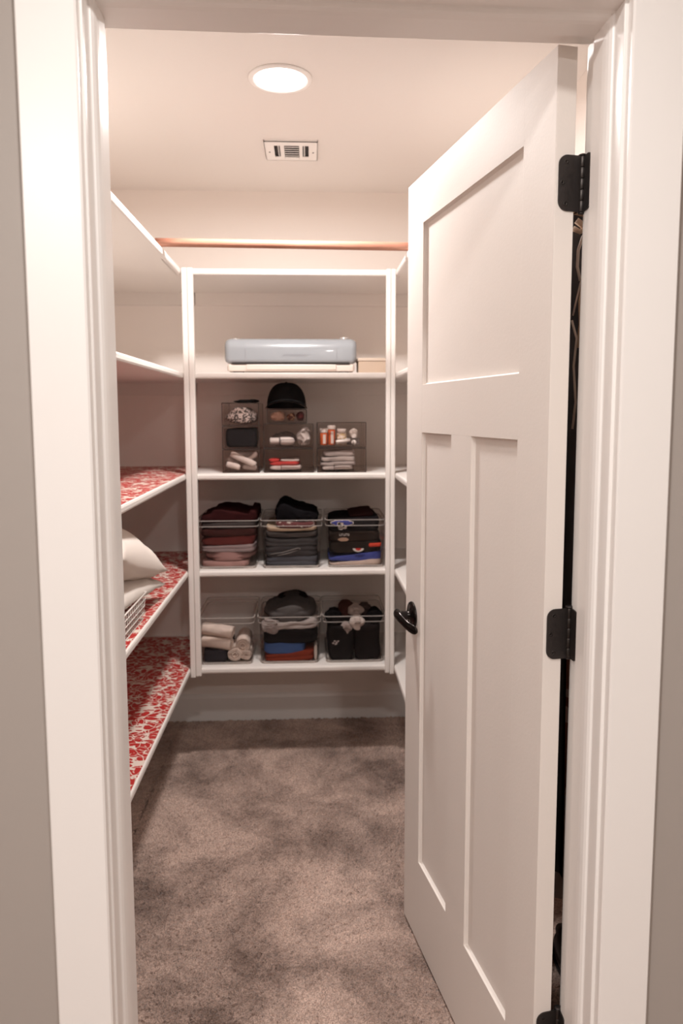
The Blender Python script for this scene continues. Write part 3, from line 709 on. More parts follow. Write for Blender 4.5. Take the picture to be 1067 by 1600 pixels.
# bin 5
A = 'folded clothes in the middle bin of the bottom shelf'
fold('rust red folded shorts at the bottom of the middle bottom-shelf bin', (0.20, 0.035, 0.018), -0.196, 0.006, b, b+.040, A, 41, layers=2, tilt=.010)
fold('blue folded cloth showing left above the rust red shorts', (0.055, 0.10, 0.24), -0.204, -0.030, b+.034, b+.076, A, 42, layers=1, tilt=-.004, lift=lambda x, y: .004)
fold('white cloth end hanging at the right of the rust red shorts', (0.58, 0.50, 0.45), 0.008, 0.022, b+.002, b+.066, A, 43, layers=1, n=(6, 8, 14), y0=1.876, y1=1.95)
fold('black folded trousers filling the middle bottom-shelf bin', (0.012, 0.010, 0.011), -0.202, 0.018, b+.078, b+.136, A, 44, layers=2, amp=.006)
lg = fold('light grey crumpled shirt strip lying at the bin rim', (0.36, 0.31, 0.29), -0.206, 0.020, b+.137, b+.168, A, 45, layers=2, amp=.008, freq=22, lift=lambda x, y: .006*x)
fold('light grey crumpled sleeve bunched at the left of the strip', (0.33, 0.28, 0.265), -0.210, -0.130, b+.118, b+.176, A, 46, layers=1, amp=.010, freq=26, y0=1.867, y1=1.95, e=3)
fold('dark grey sweatshirt heaped on top of the middle bottom-shelf bin', (0.085, 0.075, 0.072), -0.200, 0.016, b+.168, b+.218, A, 47, layers=1, amp=.006, e=2.6, lift=lambda x, y: .018*math.exp(-((x-.1)/.6)**2))
fold('black collar edge behind the dark grey sweatshirt', (0.015, 0.013, 0.013), -0.150, -0.020, b+.205, b+.230, A, 48, layers=1, amp=.005, y0=2.04, e=3)
# bin 6
A = 'clothes in the right bin of the bottom shelf'
bk = fold('black folded garment with a small white print, left half of the sock bin', (0.012, 0.010, 0.010), 0.066, 0.176, b, b+.148, A, 51, layers=1, amp=.006)
for x, z in ((.087, .078), (.094, .087), (.101, .080), (.108, .086), (.098, .074)):
    build('print', blob(x, b+z, .010, .007, 1.8655, rough=.9, seed=x*70), cloth((0.4, 0.34, 0.32)), bk, label='small white print')
fold('black folded garment filling the right half of the sock bin', (0.014, 0.011, 0.011), 0.177, 0.288, b, b+.150, A, 52, layers=1, amp=.006)
fold('dark brown folded cloth at the back of the sock bin', (0.09, 0.035, 0.028), 0.115, 0.19, b+.150, b+.184, A, 53, layers=1, y0=2.0, e=3)
SG = 'rolled socks in the right bin of the bottom shelf'
def sock(label, x, y, z, r, col, seed, sq=.85):
    mb = soft(x-r, x+r, y-r*.9, y+r*1.2, z-r*sq, z+r*sq, e=2.1, layers=1, groove=.05, amp=.004, freq=30, seed=seed, n=(16, 12, 14))
    o = build('rolled_socks', mb, cloth(col), label=label, cat='socks', group=SG)
    c = [(x-r*.35+r*.7*t, y-r*.93-.002*sin(pi*t), z+r*.20+r*.16*sin(3*t)) for t in [k/6 for k in range(7)]]
    build('cuff', MB().tube(c, r*.13, 7), cloth(tuple(q*.8 for q in col)), o)
sock('black ball of rolled socks at the far left of the sock bin', 0.088, 1.905, b+.184, .035, (0.008, 0.007, 0.007), 61)
sock('black ball of rolled socks at the far right of the sock bin', 0.264, 1.91, b+.180, .035, (0.009, 0.008, 0.008), 62)
sock('white ball of rolled socks in front, centre of the sock bin', 0.190, 1.902, b+.155, .032, (0.62, 0.53, 0.48), 63)
sock('grey ball of rolled socks lying lower left of the white ball', 0.142, 1.897, b+.132, .026, (0.36, 0.29, 0.265), 64)
sock('beige ball of rolled socks behind the white ball', 0.188, 1.965, b+.188, .036, (0.44, 0.35, 0.31), 65, .6)
sock('dark brown ball of rolled socks at the rear right of the sock bin', 0.228, 2.00, b+.186, .034, (0.07, 0.05, 0.045), 66, .6)

# ------------------------------------------------------------------ stackable drawer boxes on the third shelf
def drawer_box(label, x0, x1, y0, y1, z0, z1, grp, front=True, handle=True):
    root = empty('drawer_box', ((x0+x1)/2, (y0+y1)/2, z0), 0, label, 'box', grp)
    t = .0022
    sh = MB()
    sh.box(x0, x0+t, y0, y1, z0, z1); sh.box(x1-t, x1, y0, y1, z0, z1); sh.box(x0+t, x1-t, y1-t, y1, z0+t, z1-t)
    sh.box(x0+t, x1-t, y0, y1, z0, z0+t); sh.box(x0+t, x1-t, y0, y1, z1-t, z1)
    build('shell', sh, M['smoke'], root)
    rm = MB(); q = .0024
    for zz in (z0+.0004, z1-q-.0004): # front frame and top and bottom edges
        rm.box(x0-.001, x1+.001, y0-.001, y0+q, zz, zz+q)
        rm.box(x0-.001, x0+q-.001, y0+q, y1, zz, zz+q); rm.box(x1-q+.001, x1+.001, y0+q, y1, zz, zz+q); rm.box(x0, x1, y1-q, y1, zz, zz+q)
    for xx in (x0-.001, x1-q+.001):
        rm.box(xx, xx+q, y0-.001, y0+q, z0+q, z1-q); rm.box(xx, xx+q, y1-q, y1, z0+q, z1-q)
    build('frame', rm, M['smoke_rim'], root)
    if front:
        d = MB(); g = .007
        a0, a1, c0, c1 = x0+g, x1-g, z0+.006, z1-.009
        d.box(a0, a1, y0+.001, y0+.003, c0, c1); d.box(a0, a0+.002, y0+.003, y1-.012, c0, c1); d.box(a1-.002, a1, y0+.003, y1-.012, c0, c1); d.box(a0+.002, a1-.002, y0+.003, y1-.012, c0, c0+.002)
        dr = build('drawer', d, M['clear'], root)
        if handle:
            w_ = (x1-x0); hx0, hx1 = x0+w_*.335, x0+w_*.73
            h = MB().box(hx0, hx0+.0022, y0-.004, y0+.001, c0, c0+(c1-c0)*.32).box(hx1, hx1+.0022, y0-.004, y0+.001, c0, c0+(c1-c0)*.32)
            h.box(hx0, hx1+.0022, y0-.004, y0+.001, c0+(c1-c0)*.32, c0+(c1-c0)*.32+.0022)
            build('pull', h, M['smoke_rim'], dr)
    return root
z3 = ZS[2]+.0003
GB = 'smoky plastic boxes stacked on the third shelf'
YA = 1.872
H1 = .0945
drawer_box('narrow smoky box, bottom of the left stack, holding beige rolled cloths', -0.357, -0.210, YA, 2.13, z3, z3+H1, GB, handle=False)
drawer_box('narrow smoky box, middle of the left stack, filled with black', -0.357, -0.210, YA, 2.13, z3+H1+.001, z3+2*H1, GB, handle=False)
drawer_box('narrow smoky box, top of the left stack, holding grey patterned scarf', -0.357, -0.210, YA, 2.13, z3+2*H1+.001, z3+3*H1, GB, handle=False)
drawer_box('wide smoky drawer, bottom of the middle stack, with red folded cloth', -0.190, 0.010, YA, 2.14, z3, z3+.0985, GB)
drawer_box('wide smoky drawer, second in the middle stack, with white rolled item', -0.190, 0.010, YA, 2.14, z3+.0995, z3+.199, GB)
drawer_box('small low clear box under the black cap, topmost of the middle stack', -0.176, -0.018, YA+.005, 2.10, z3+.2, z3+.258, GB, handle=False)
drawer_box('wide smoky drawer, bottom of the right stack, with grey folded cloths', 0.026, 0.224, YA, 2.14, z3, z3+.0985, GB)
drawer_box('wide smoky drawer, top of the right stack, with orange pill bottles', 0.026, 0.224, YA, 2.14, z3+.0995, z3+.204, GB)

yc = YA+.010
BG = 'beige cloths in the bottom left box'
bc = cloth((0.60, 0.50, 0.46))
def swath(label, p0, p1, w_, h_, seed, grp):   # a folded strap of cloth, flat tube
    p0, p1 = Vector(p0), Vector(p1); n = 10; mb = MB(); rings = []
    d = (p1-p0).normalized(); sd = d.cross(Vector((0, 1, 0))).normalized()
    for i in range(n+1):
        c = p0.lerp(p1, i/n)+noise.noise_vector(Vector((i*.5, seed, 0)))*.002
        e_ = .55+.45*min(1, sin(pi*(i+.6)/(n+1.2))*2.2)
        for k in range(12):
            a = 2*pi*k/12; rings.append(c+sd*cos(a)*w_/2*e_+Vector((0, 1, 0))*sin(a)*h_/2*e_)
    fs = [(i*12+k, i*12+(k+1) % 12, (i+1)*12+(k+1) % 12, (i+1)*12+k) for i in range(n) for k in range(12)]+[tuple(range(12))[::-1], tuple(range(n*12, n*12+12))]
    mb.add(rings, fs, True)
    return build('rolled_cloth', mb, bc, label=label, cat='cloth', group=grp)
zz = z3+.010
swath('long beige cloth slanting down from upper left to lower right', (-.326, yc+.012, zz+.066), (-.225, yc+.012, zz+.020), .026, .02, 1, BG)
swath('beige cloth slanting down to the left from the top right corner', (-.222, yc+.036, zz+.070), (-.272, yc+.036, zz+.030), .026, .02, 2, BG)
swath('beige cloth along the bottom left of the box', (-.345, yc+.012, zz+.026), (-.290, yc+.012, zz+.010), .024, .02, 3, BG)
swath('beige cloth lying flat at the bottom right of the box', (-.282, yc+.036, zz+.014), (-.224, yc+.036, zz+.008), .024, .02, 4, BG)
swath('beige cloth along the top behind the slanting ones', (-.320, yc+.062, zz+.068), (-.225, yc+.062, zz+.062), .022, .02, 5, BG)
swath('beige cloth at the left behind the others', (-.342, yc+.062, zz+.050), (-.300, yc+.062, zz+.012), .026, .02, 6, BG)
garment('folded_garment', 'black folded cloth filling the middle box of the left stack', 'clothes', (.012, .010, .011), -.347, -.220, YA+.006, 2.10, z3+H1+.010, z3+2*H1-.010, layers=1, amp=.002)
scarf = garment('crumpled_scarf', 'grey-white patterned scarf in the top box of the left stack', 'scarf', (.3, .3, .3), -.348, -.219, YA+.007, 2.06, z3+2*H1+.010, z3+3*H1-.018, layers=1, amp=.006, e=3, m=speckle('grey_scarf_pattern', (0.075, 0.055, 0.05), (0.55, 0.44, 0.40), 130, .5),
                lift=lambda x, y: -.018*x*x)
garment('folded_garment', 'thin black cloth lying on top of the left box stack', 'clothes', (.010, .009, .009), -.318, -.216, YA+.010, 2.08, z3+3*H1+.0005, z3+3*H1+.013, layers=1, amp=.002, tilt=.002, e=3)
# middle stack
fold('pinkish white folded cloth in the bottom drawer of the middle stack', (.52, .42, .39), -.170, -.040, z3+.010, z3+.028, 'cloths in the bottom middle drawer', 71, y0=YA+.008, y1=2.1, layers=1)
fold('red folded cloth on the pinkish one in the bottom middle drawer', (.42, .045, .04), -.172, -.048, z3+.029, z3+.044, 'cloths in the bottom middle drawer', 72, y0=YA+.008, y1=2.1, layers=1)
fold('crumpled bright red cloth end at the left of the bottom middle drawer', (.50, .05, .045), -.176, -.130, z3+.044, z3+.056, 'cloths in the bottom middle drawer', 73, y0=YA+.008, y1=1.98, layers=1, e=3)
fold('white folded cloth on the red one in the bottom middle drawer', (.55, .46, .42), -.126, -.048, z3+.045, z3+.052, 'cloths in the bottom middle drawer', 74, y0=YA+.012, y1=2.1, layers=1)
zz = z3+.0995+.011
wt = MB().lathe([(0, 0), (.011, 0), (.0135, .003), (.0135, .036), (.0145, .040), (.016, .050), (.0165, .080), (.013, .094), (.007, .100), (0, .102)], (-.168, YA+.034, zz+.0175), (1, 0, 0), n=20)
o = build('white_tube', wt, mat('white_plastic', (.66, .57, .53), .45), label='white rounded plastic tube lying in the second middle drawer', cat='tube')
build('tube_band', MB().lathe([(.0142, .038), (.0168, .0395), (.0168, .0425), (.0142, .044)], (-.168, YA+.034, zz+.0175), (1, 0, 0), n=20), cloth((.12, .10, .10)), o, label='dark band')
garment('crumpled_cloth', 'crumpled white and grey cloth at the right of the second middle drawer', 'cloth', (.5, .43, .4), -.056, -.004, YA+.008, 1.99, zz, zz+.066, layers=1, amp=.010, freq=30, e=2.6, tilt=.006)
garment('clear_bag', 'pale translucent bag lying behind the white tube', 'bag', (.3, .27, .26), -.165, -.062, YA+.07, 2.06, zz, zz+.050, layers=1, amp=.008, freq=26, e=2.4, m=clear('hazy_bag_plastic', (.75, .71, .69), .25, (.4, .35, .33)))
zz = z3+.2+.010
def tube_top(): pass
garment('hair_bun_maker', 'tan crumpled scrunchie in the small box under the cap', 'scrunchie', (.60, .36, .27), -.166, -.105, YA+.010, 1.96, zz, zz+.036, layers=1, amp=.006, freq=34, e=2.3)
garment('dark_scrunchie', 'dark red crumpled scrunchie in the small box under the cap', 'scrunchie', (.07, .012, .012), -.060, -.027, YA+.010, 1.95, zz, zz+.036, layers=1, amp=.006, freq=34, e=2.3)
garment('brown_scrunchie', 'small brown and tan scrunchie between the tan and dark red ones', 'scrunchie', (.2, .08, .05), -.098, -.064, YA+.012, 1.95, zz, zz+.030, layers=1, amp=.006, freq=40, e=2.3, m=speckle('brown_tan_pattern', (.12, .035, .025), (.55, .34, .22), 60, .55))
# right stack
CG = 'grey folded cloths in the bottom right drawer'
for k, (c, x0, x1, h0, h1, lb) in enumerate((((.42, .35, .325), .042, .172, .010, .026, 'light grey folded cloth at the bottom of the right drawer stack'), ((.37, .31, .29), .038, .185, .027, .043, 'grey folded cloth second from the bottom in the right drawer'),
        ((.40, .335, .31), .040, .182, .044, .064, 'grey folded cloth third from the bottom in the right drawer'), ((.36, .30, .28), .050, .180, .065, .085, 'grey crumpled cloth on top in the bottom right drawer'))):
    fold(lb, c, x0, x1, z3+h0, z3+h1, CG, 80+k, y0=YA+.008, y1=2.08, layers=1, tilt=.003)
zz = z3+.0995+.011
PB = 'orange pill bottles in the upper right drawer'
orange = mat('orange_translucent_plastic', (.62, .12, .035), .25); wcap = mat('white_cap_plastic', (.78, .69, .64), .4); lab = mat('printed_label', (.72, .60, .54), .6)
def pill(label, x, y, h):
    o = empty('pill_bottle', (x, y, zz), 0, label, 'bottle', PB)
    build('bottle_body', MB().lathe([(0, 0), (.0145, 0), (.0155, .0015), (.0155, h-.020), (.0135, h-.015), (0, h-.015)], (x, y, zz), n=24), orange, o)
    build('cap', MB().lathe([(0, h-.016), (.0165, h-.016), (.0170, h-.015), (.0170, h-.002), (.0155, h), (0, h)], (x, y, zz), n=24), wcap, o, label='white cap')
    vs = []; n = 8
    for k in range(n+1):
        a = -pi/2-.2+.75*k/n
        vs += [(x+.0158*cos(a), y+.0158*sin(a), zz+.006), (x+.0158*cos(a), y+.0158*sin(a), zz+h-.024)]
    build('label_sticker', MB().add(vs, [(2*k, 2*k+2, 2*k+3, 2*k+1) for k in range(n)]), lab, o, label='pale paper label')
pill('orange pill bottle with white cap, leftmost and shorter', .0525, YA+.036, .067)
pill('orange pill bottle with white cap, second and taller', .085, YA+.048, .080)
o = empty('medicine_jar', (.127, YA+.050, zz), 0, 'wide jar of yellowish tablets with white lid', 'jar')
build('jar_body', MB().lathe([(0, 0), (.019, 0), (.021, .003), (.021, .045), (.017, .050), (0, .050)], (.127, YA+.050, zz), n=24), speckle('tablet_mix', (.55, .38, .20), (.70, .58, .50), 120, .5), o)
build('cap', MB().lathe([(0, .049), (.0195, .049), (.0195, .064), (.018, .066), (0, .066)], (.127, YA+.050, zz), n=24), wcap, o, label='white lid')
o = build('medicine_tube', MB().lathe([(0, 0), (.008, 0), (.009, .004), (.009, .048), (.006, .052), (.006, .058), (0, .058)], (.103, YA+.018, zz+.011), (.98, 0, .18), n=16), wcap, label='short white tube lying in front of the tablet jar', cat='tube')
o = build('cotton_ball', soft(.158, .194, YA+.03, YA+.066, zz+.028, zz+.066, e=2.1, amp=.003, freq=40, layers=1, groove=0, n=(12, 12, 12)), wcap, label='white round bottle top at the upper right of the pill drawer', cat='bottle top')
build('medicine_tube', MB().lathe([(0, 0), (.0095, 0), (.0100, .002), (.0100, .05), (0, .05)], (.176, YA+.012, zz+.011), (0, 1, 0), n=20), wcap, label='white round tube end facing out at the right of the pill drawer', cat='tube')
build('medicine_box', MB().cham(.150, .200, YA+.032, YA+.080, zz, zz+.027, .001), mat('dark_carton', (.10, .07, .06), .6), label='small dark carton under the white bottle top', cat='carton')

# black cap on the small box, peak towards the door
capm = mat('black_cap_twill', (.0075, .0065, .0068), .85, bump=.3, scale=400, spec=.2)
cz = z3+.2585; cx, cy = -.101, 1.985
cap = empty('baseball_cap', (cx, cy, cz), 0, 'black baseball cap resting on the small box, peak facing the door', 'cap')
dm = MB(); rings = []; N = 36; K = 10
for i in range(K+1):
    t = i/K*pi/2
    rr = cos(t)**.72 if i < K else 0.0; hz_ = .108*sin(t)**.9 if i else 0
    for k in range(N):
        a = 2*pi*k/N; q = 1-.012*abs(cos(3*a))**8
        rings.append((cx+.083*rr*cos(a)*q, cy+.095*rr*sin(a)*q, cz+.002+hz_))
dm.add(rings, [(i*N+k, i*N+(k+1) % N, (i+1)*N+(k+1) % N, (i+1)*N+k) for i in range(K) for k in range(N)], True)
build('crown', dm, capm, cap)
build('button', MB().lathe([(0, .006), (.004, .005), (.006, .002), (.006, 0), (0, 0)], (cx, cy, cz+.107), n=12), capm, cap)
def brim(dz, th):
    vs = []; nu, nv = 20, 6
    for top in (1, 0):
        for j in range(nv+1):
            for i in range(nu+1):
                u_ = -1+2*i/nu; v_ = j/nv
                a = -pi/2+u_*1.12
                x = .086*sin(u_*1.25)/sin(1.25)*(1+.02*v_); yb_ = -.095*math.sqrt(max(0, 1-(x/.092)**2))
                y_ = yb_-.068*v_*(1-(abs(u_))**2.6)
                z_ = .034*(1-u_*u_)-.006*v_+dz+(th if top else 0)
                vs.append((cx+x, cy+y_, cz+max(z_, .0005)))
    n1 = (nu+1)*(nv+1); fs = []
    for j in range(nv):
        for i in range(nu):
            q = j*(nu+1)+i; fs += [(q, q+1, q+nu+2, q+nu+1), (q+n1, q+n1+nu+1, q+n1+nu+2, q+n1+1)]
    return MB().add(vs, fs, True)
build('peak', brim(.0025, .003), capm, cap)
build('peak_lining', brim(0.0, .002), mat('grey_peak_lining', (.30, .24, .21), .8), cap, label='grey underside of the peak')
build('sweatband', MB().lathe([(.078, .001), (.080, .001), (.080, .02), (.078, .02)], (cx, cy, cz), n=28), mat('grey_sweatband', (.13, .10, .09), .8), cap)

# ------------------------------------------------------------------ pale blue craft cutting machine and beige box on the second shelf
z2 = ZS[1]+.0003
bl = mat('pale_blue_plastic', (.31, .325, .345), .25, coat=.3)
crm = mat('cream_plastic', (.66, .56, .50), .35); slv = mat('silver_plastic', (.62, .57, .54), .25, metal=.5)
mx0, mx1, my0, my1 = -.348, .190, 1.905, 2.085
mc = empty('cutting_machine', ((mx0+mx1)/2, (my0+my1)/2, z2), 0, 'pale blue and cream craft cutting machine on the second shelf', 'machine')
def mach(x0, x1, ya_, yb_, za, zb_, r, m_, nm, lab_=None, cap_r=.02, fr_r=None):
    """rounded-end body: profile in y-z swept along x with narrowing ends"""
    fr_r = fr_r or r
    def prof(ins):
        pts = []
        for (py, pz, a0, rr) in ((ya_+fr_r, zb_-fr_r, pi, fr_r), (yb_-r, zb_-r, pi/2, r), (yb_-r*.5, za+r*.5, 0, r*.5), (ya_+fr_r*.4, za+fr_r*.4, -pi/2, fr_r*.4)):
            for k in range(7):
                a = a0-k*pi/2/6; pts.append((py+(rr)*cos(a), pz+(rr)*sin(a)))
        cy_, cz_ = (ya_+yb_)/2, (za+zb_)/2
        hy_, hz_ = (yb_-ya_)/2, (zb_-za)/2
        return [(cy_+(p-cy_)*(hy_-ins)/hy_, cz_+(q-cz_)*(hz_-ins*.6)/hz_) for p, q in pts]
    mb = MB(); rings = []
    st = []
    for k in range(7):
        a = k*pi/2/6; st.append((x0+cap_r*(1-sin(a)), cap_r*(1-cos(a))) )
    st = [(x0+cap_r*(1-cos(k*pi/2/6)), cap_r*(1-sin(k*pi/2/6))) for k in range(7)]
    st += [(x1-cap_r*(1-cos((6-k)*pi/2/6)), cap_r*(1-sin((6-k)*pi/2/6))) for k in range(7)]
    for x, ins in st: rings.append([(x, p, q) for p, q in prof(ins)])
    rings_mesh(mb, rings)
    return build(nm, mb, m_, mc, label=lab_)
mach(mx0, mx1, my0, my1, z2+.040, z2+.142, .040, bl, 'body', None, .028, .045)
mach(mx0+.010, mx1-.010, my0+.006, my1-.004, z2+.008, z2+.0405, .008, crm, 'base', 'cream lower housing', .012, .014)
build('lid_seam', MB().box(mx0+.085, mx0+.0862, my0-.0012, my0+.004, z2+.046, z2+.100).box(mx1-.083, mx1-.0818, my0-.0012, my0+.004, z2+.046, z2+.100), mat('grey_seam', (.26, .25, .26), .6), mc)
build('shadow_gap', MB().box(mx0+.03, mx1-.03, my0+.0035, my0+.02, z2+.0385, z2+.0425), M['dark'], mc, label='dark gap between lid and base')
build('tray_door', MB().cham(mx0+.088, mx1-.085, my0-.001, my0+.012, z2+.014, z2+.036, .003), crm, mc, label='cream front flap')
for x in (mx0+.055, mx1-.055):
    build('foot', MB().cham(x-.022, x+.022, my0+.012, my0+.045, z2, z2+.009, .002), M['dark'], mc, label='dark rubber foot')
    build('foot', MB().cham(x-.022, x+.022, my1-.045, my1-.012, z2, z2+.009, .002), M['dark'], mc, label='dark rubber foot')
build('dial', MB().lathe([(.020, 0), (.020, .008), (.017, .011), (0, .011)], (mx1-.050, my0+.060, z2+.139), n=28), slv, mc, label='silver dial')
build('end_button', MB().lathe([(.016, 0), (.016, .003), (.014, .005), (0, .005)], (mx0+.040, my0+.060, z2+.140), n=24), slv, mc, label='silver round button')
cu = bpy.data.curves.new('wordmark', 'FONT'); cu.body = 'cricut explore air'; cu.size = .0145; cu.extrude = .0004; cu.align_x = 'CENTER'; cu.shear = .2
tmp = bpy.data.objects.new('wordmark', cu); COL.objects.link(tmp)
dg = bpy.context.evaluated_depsgraph_get(); me = bpy.data.meshes.new_from_object(tmp.evaluated_get(dg)); bpy.data.objects.remove(tmp)
TM = Matrix.Translation((-.062, my0-.0009, z2+.070)) @ Matrix.Rotation(pi/2, 4, 'X')
me.transform(mc.matrix_basis.inverted() @ TM); me.materials.append(mat('grey_wordmark', (.30, .30, .32), .4))
wm = bpy.data.objects.new('wordmark', me); COL.objects.link(wm); wm.parent = mc; wm['label'] = 'small grey lettering'
bx = empty('cardboard_box', (.262, 1.96, z2), 0, 'small flat beige box beside the cutting machine', 'box')
kraft = mat('beige_card', (.50, .38, .29), .7, var=.05)
build('box_body', MB().cham(.196, .330, 1.90, 2.04, z2+.0, z2+.050, .0015), kraft, bx)
build('box_lid', MB().cham(.193, .333, 1.897, 2.043, z2+.050, z2+.062, .0015), mat('beige_card_lid', (.60, .48, .39), .6), bx, label='paler lid')

# ------------------------------------------------------------------ pillows in a wire basket on the left shelf
wb = empty('wire_basket', (-.70, .94, ZS[3]), 0, 'white wire basket under the pillows on the left shelf', 'basket')
bx0, bx1, by0, by1, bz0, bz1 = -.885, -.513, .70, 1.155, ZS[3]+.0035, ZS[3]+.085
def wire(pts, r=.0016, cap=True): return MB().tube(pts, r, 6, cap)
def add_all(*ms):
    m_ = MB()
    for q in ms: m_.add([tuple(v) for v in q.v], q.f, True)
    return m_
tpx = .022
def side_pt(x, y, f): # f 0 bottom .. 1 top; sides splay outwards
    cxx, cyy = (bx0+bx1)/2, (by0+by1)/2
    k = 1-tpx*(1-f)*2.2
    return (cxx+(x-cxx)*k, cyy+(y-cyy)*k, bz0+(bz1-bz0)*f)
corn = [(bx0, by0), (bx1, by0), (bx1, by1), (bx0, by1), (bx0, by0)]
for f in (0, .25, .5, .75):
    build('ring_wire', add_all(*[wire([side_pt(*corn[i], f), side_pt(*corn[i+1], f)], .0015) for i in range(4)]), M['wire'], wb)
build('rim_wire', add_all(*[wire([side_pt(*corn[i], 1), side_pt(*corn[i+1], 1)], .0028) for i in range(4)]), M['wire'], wb)
cnt = 0
for i in range(int((by1-by0)/.0235)+1):
    y = by0+i*.0235
    build('upright_wire', add_all(wire([side_pt(bx1, y, 1), side_pt(bx1, y, 0), side_pt(bx0, y, 0), side_pt(bx0, y, 1)], .0013)), M['wire'], wb)
for i in range(1, int((bx1-bx0)/.0235)+1):
    x = bx0+i*.0235
    build('upright_wire', add_all(wire([side_pt(x, by0, 1), side_pt(x, by0, 0), side_pt(x, by1, 0), side_pt(x, by1, 1)], .0013)), M['wire'], wb)

def pillow(label, c, L, Wd, h, rz, ry, col, seed, rx=0.0, group='white pillows piled in the wire basket'):
    """pillow: plump in the middle with drawn-out corners, seam edge and radiating creases"""
    nu, nv = 48, 36; vs = []; fs = []
    Rm_ = Matrix.Rotation(rz, 3, 'Z') @ Matrix.Rotation(ry, 3, 'Y') @ Matrix.Rotation(rx, 3, 'X')
    for sgn in (1, -1):
        for j in range(nv+1):
            for i in range(nu+1):
                u_, v_ = -1+2*i/nu, -1+2*j/nv
                pin = 1-.10*(1-v_*v_) if True else 1
                x = L/2*u_*(1-.07*(1-abs(v_)**2)*abs(u_)**3); y = Wd/2*v_*(1-.09*(1-abs(u_)**2)*abs(v_)**3)
                pl = (max(0, 1-abs(u_)**2.4)**.55)*(max(0, 1-abs(v_)**2.4)**.55)
                a = math.atan2(v_*Wd, (abs(u_)-1)*L)
                cr = sin(a*11+seed+3*v_)*.007*pl**.5*abs(u_)**1.3+.014*noise.noise(Vector((x*7+seed, y*7, sgn*3)))*pl
                z = sgn*(h/2*pl*(1.2 if sgn > 0 else .5)+cr) if pl > 0 else 0
                vs.append(Vector(c)+Rm_ @ Vector((x, y, z)))
    n1 = (nu+1)*(nv+1)
    for j in range(nv):
        for i in range(nu):
            q = j*(nu+1)+i; fs += [(q, q+1, q+nu+2, q+nu+1), (q+n1, q+n1+nu+1, q+n1+nu+2, q+n1+1)]
    return build('pillow', MB().add(vs, fs, True), col, label=label, cat='pillow', group=group)
pw = mat('white_pillow_cotton', (.80, .72, .66), .8, bump=.2, scale=300, spec=.2)
pillow('large plump white pillow on top of the basket', (-.690, 1.105, .998), .60, .40, .22, pi/2, R(15), pw, 2.0)
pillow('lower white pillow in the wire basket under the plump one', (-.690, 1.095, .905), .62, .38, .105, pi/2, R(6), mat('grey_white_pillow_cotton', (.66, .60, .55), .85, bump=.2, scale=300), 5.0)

# ------------------------------------------------------------------ clothes hanging behind the door, seen through the hinge gap
HG = 'garments hanging from the rod behind the door'
def hanging(label, y, x0, x1, ztop, zbot, m_, seed, th=.03, hem=.0, name='hanging_garment', cut=None):
    root = empty(name, ((x0+x1)/2, y, zbot), 0, label, 'clothes', HG)
    nu, nv = 40, 40; vs = []; fs = []
    cxx = (x0+x1)/2
    for s in (-1, 1):
        for j in range(nv+1):
            f = j/nv
            for i in range(nu+1):
                u_ = -1+2*i/nu
                wdt = (x1-x0)/2*(.30+.70*min(1, (f/.10))**.6) if f < .10 else (x1-x0)/2
                sh = .055*abs(u_)*(1-min(1, f*4))
                z = ztop-(ztop-zbot)*f-sh*1.2+hem*abs(u_)*f
                e_ = math.sqrt(max(0, 1-u_**4))
                y_ = y+s*th*e_*(.5+.5*min(1, f*5))+.012*sin(u_*9+seed+f*2)*f+.012*noise.noise(Vector((u_*3+seed, f*4, s)))
                xx = cxx+u_*wdt
                if cut and u_ > 0:
                    k_ = min(1, max(0, (f-.40)/.22)); xx = cxx+u_*(wdt*(1-k_)+(cut-cxx)*k_)
                vs.append((xx, y_, z))
    n1 = (nu+1)*(nv+1)
    for j in range(nv):
        for i in range(nu):
            q = j*(nu+1)+i; fs += [(q, q+1, q+nu+2, q+nu+1), (q+n1, q+n1+nu+1, q+n1+nu+2, q+n1+1)]
    build('cloth_body', MB().add(vs, fs, True), m_, root)
    hk = [(cxx, y, ztop-.005), (cxx, y, ztop+.030)]+[(cxx+.014*sin(a)*0, y+0.0, ztop+.030) for a in ()]
    R0 = 0.0175; zr = 1.955
    arc = [(cxx+R0*cos(a), y, zr+R0*sin(a)) for a in [-pi/2+k*pi/8 for k in range(0, 11)]]
    build('hanger', MB().tube([(cxx, y, ztop-.004), (cxx, y, zr-R0-.003)]+arc, .0016, 6), M['steel'], root)
    return root
satin = mat('dark_satin', (.060, .054, .056), .32, bump=.1, scale=40, spec=.6)
g1 = hanging('long black satin coat nearest the hinge gap', .575, .445, .745, 1.925, .345, satin, 1.0, th=.022, cut=.595)
tan_ = mat('tan_striped_strap', (.66, .48, .35), .6)
cord = mat('pale_cord', (.62, .52, .45), .6)
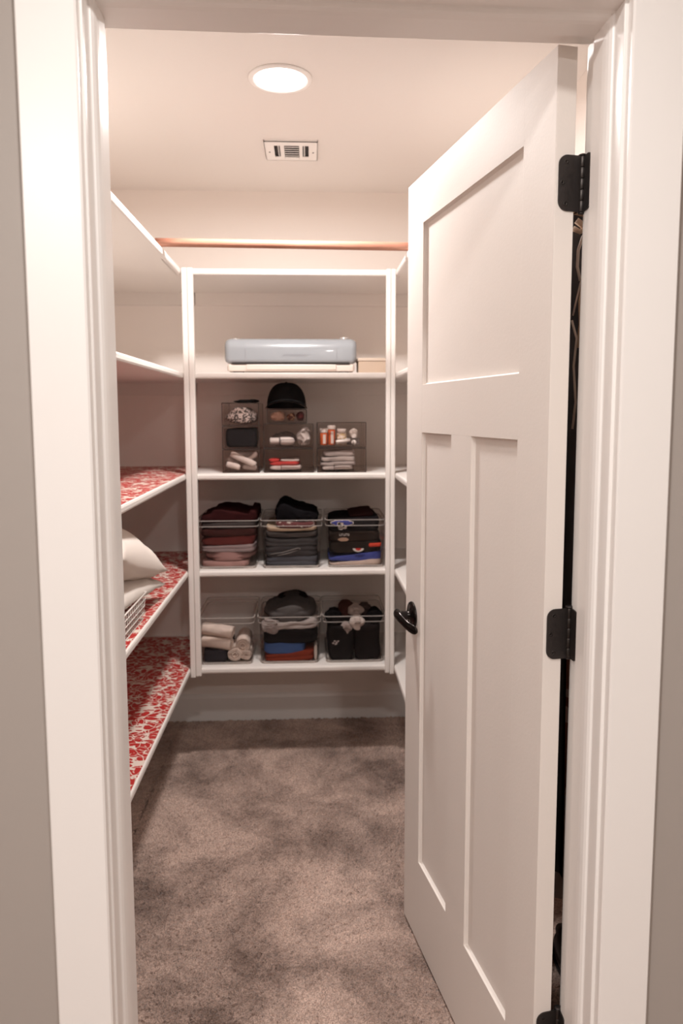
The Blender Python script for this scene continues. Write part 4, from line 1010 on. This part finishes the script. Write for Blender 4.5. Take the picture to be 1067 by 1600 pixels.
def zig(pts, r, m_, lb):
    build('strap', MB().tube([(x, yy, z) for x, yy, z in pts], r, 8), m_, g1, label=lb)
zig([(.583, .534, 1.875), (.600, .531, 1.862), (.611, .530, 1.845)], .007, tan_, 'tan strap')
zig([(.576, .534, 1.858), (.590, .530, 1.850), (.606, .530, 1.858)], .006, tan_, 'tan strap')
zig([(.609, .530, 1.86), (.596, .528, 1.838), (.587, .528, 1.810), (.586, .528, 1.775), (.594, .529, 1.745)], .0035, cord, 'thin pale cord')
zig([(.612, .530, 1.80), (.603, .528, 1.765), (.594, .528, 1.740), (.587, .529, 1.705), (.580, .530, 1.670)], .0022, cord, 'thin pale cord')
zig([(.614, .530, 1.775), (.602, .529, 1.735), (.597, .529, 1.700), (.600, .530, 1.650), (.596, .531, 1.60)], .0065, tan_, 'tan strap')
zig([(.616, .531, 1.735), (.608, .529, 1.690), (.604, .529, 1.640), (.609, .530, 1.58)], .0050, tan_, 'tan strap')
zig([(.578, .531, 1.66), (.590, .530, 1.62), (.585, .530, 1.56), (.592, .531, 1.48), (.587, .532, 1.42)], .0028, cord, 'thin pale cord')
build('collar', MB().tube([(.555, .56, 1.925), (.575, .538, 1.900), (.600, .532, 1.893), (.628, .538, 1.900), (.645, .56, 1.925)], .011, 8), speckle('striped_collar', (.06, .035, .03), (.45, .31, .22), 160, .5), g1, label='tan and black collar')
hanging('dark brown shirt with a red floral print hanging behind the black coat', .700, .500, .785, 1.92, .48, speckle('brown_floral', (.34, .12, .075), (.66, .44, .37), 24, .57), 3.0, th=.02)
hanging('long white dress hanging behind the brown floral shirt', .775, .500, .785, 1.92, .13, cloth((.62, .54, .50)), 5.0, th=.02)
shoe = MB(); P = []
shoe = soft(.63, .72, .50, .74, .0085, .075, e=2.6, layers=1, groove=0, amp=.002, seed=3, lift=lambda x, y: -.03*(y < -.1)*abs(y))
so = build('shoe', shoe, mat('black_leather', (.012, .010, .010), .35), label='black shoe on the carpet below the hanging clothes', cat='shoe')
build('sole', MB().box(.634, .716, .508, .732, .0075, .013), M['dark'], so)
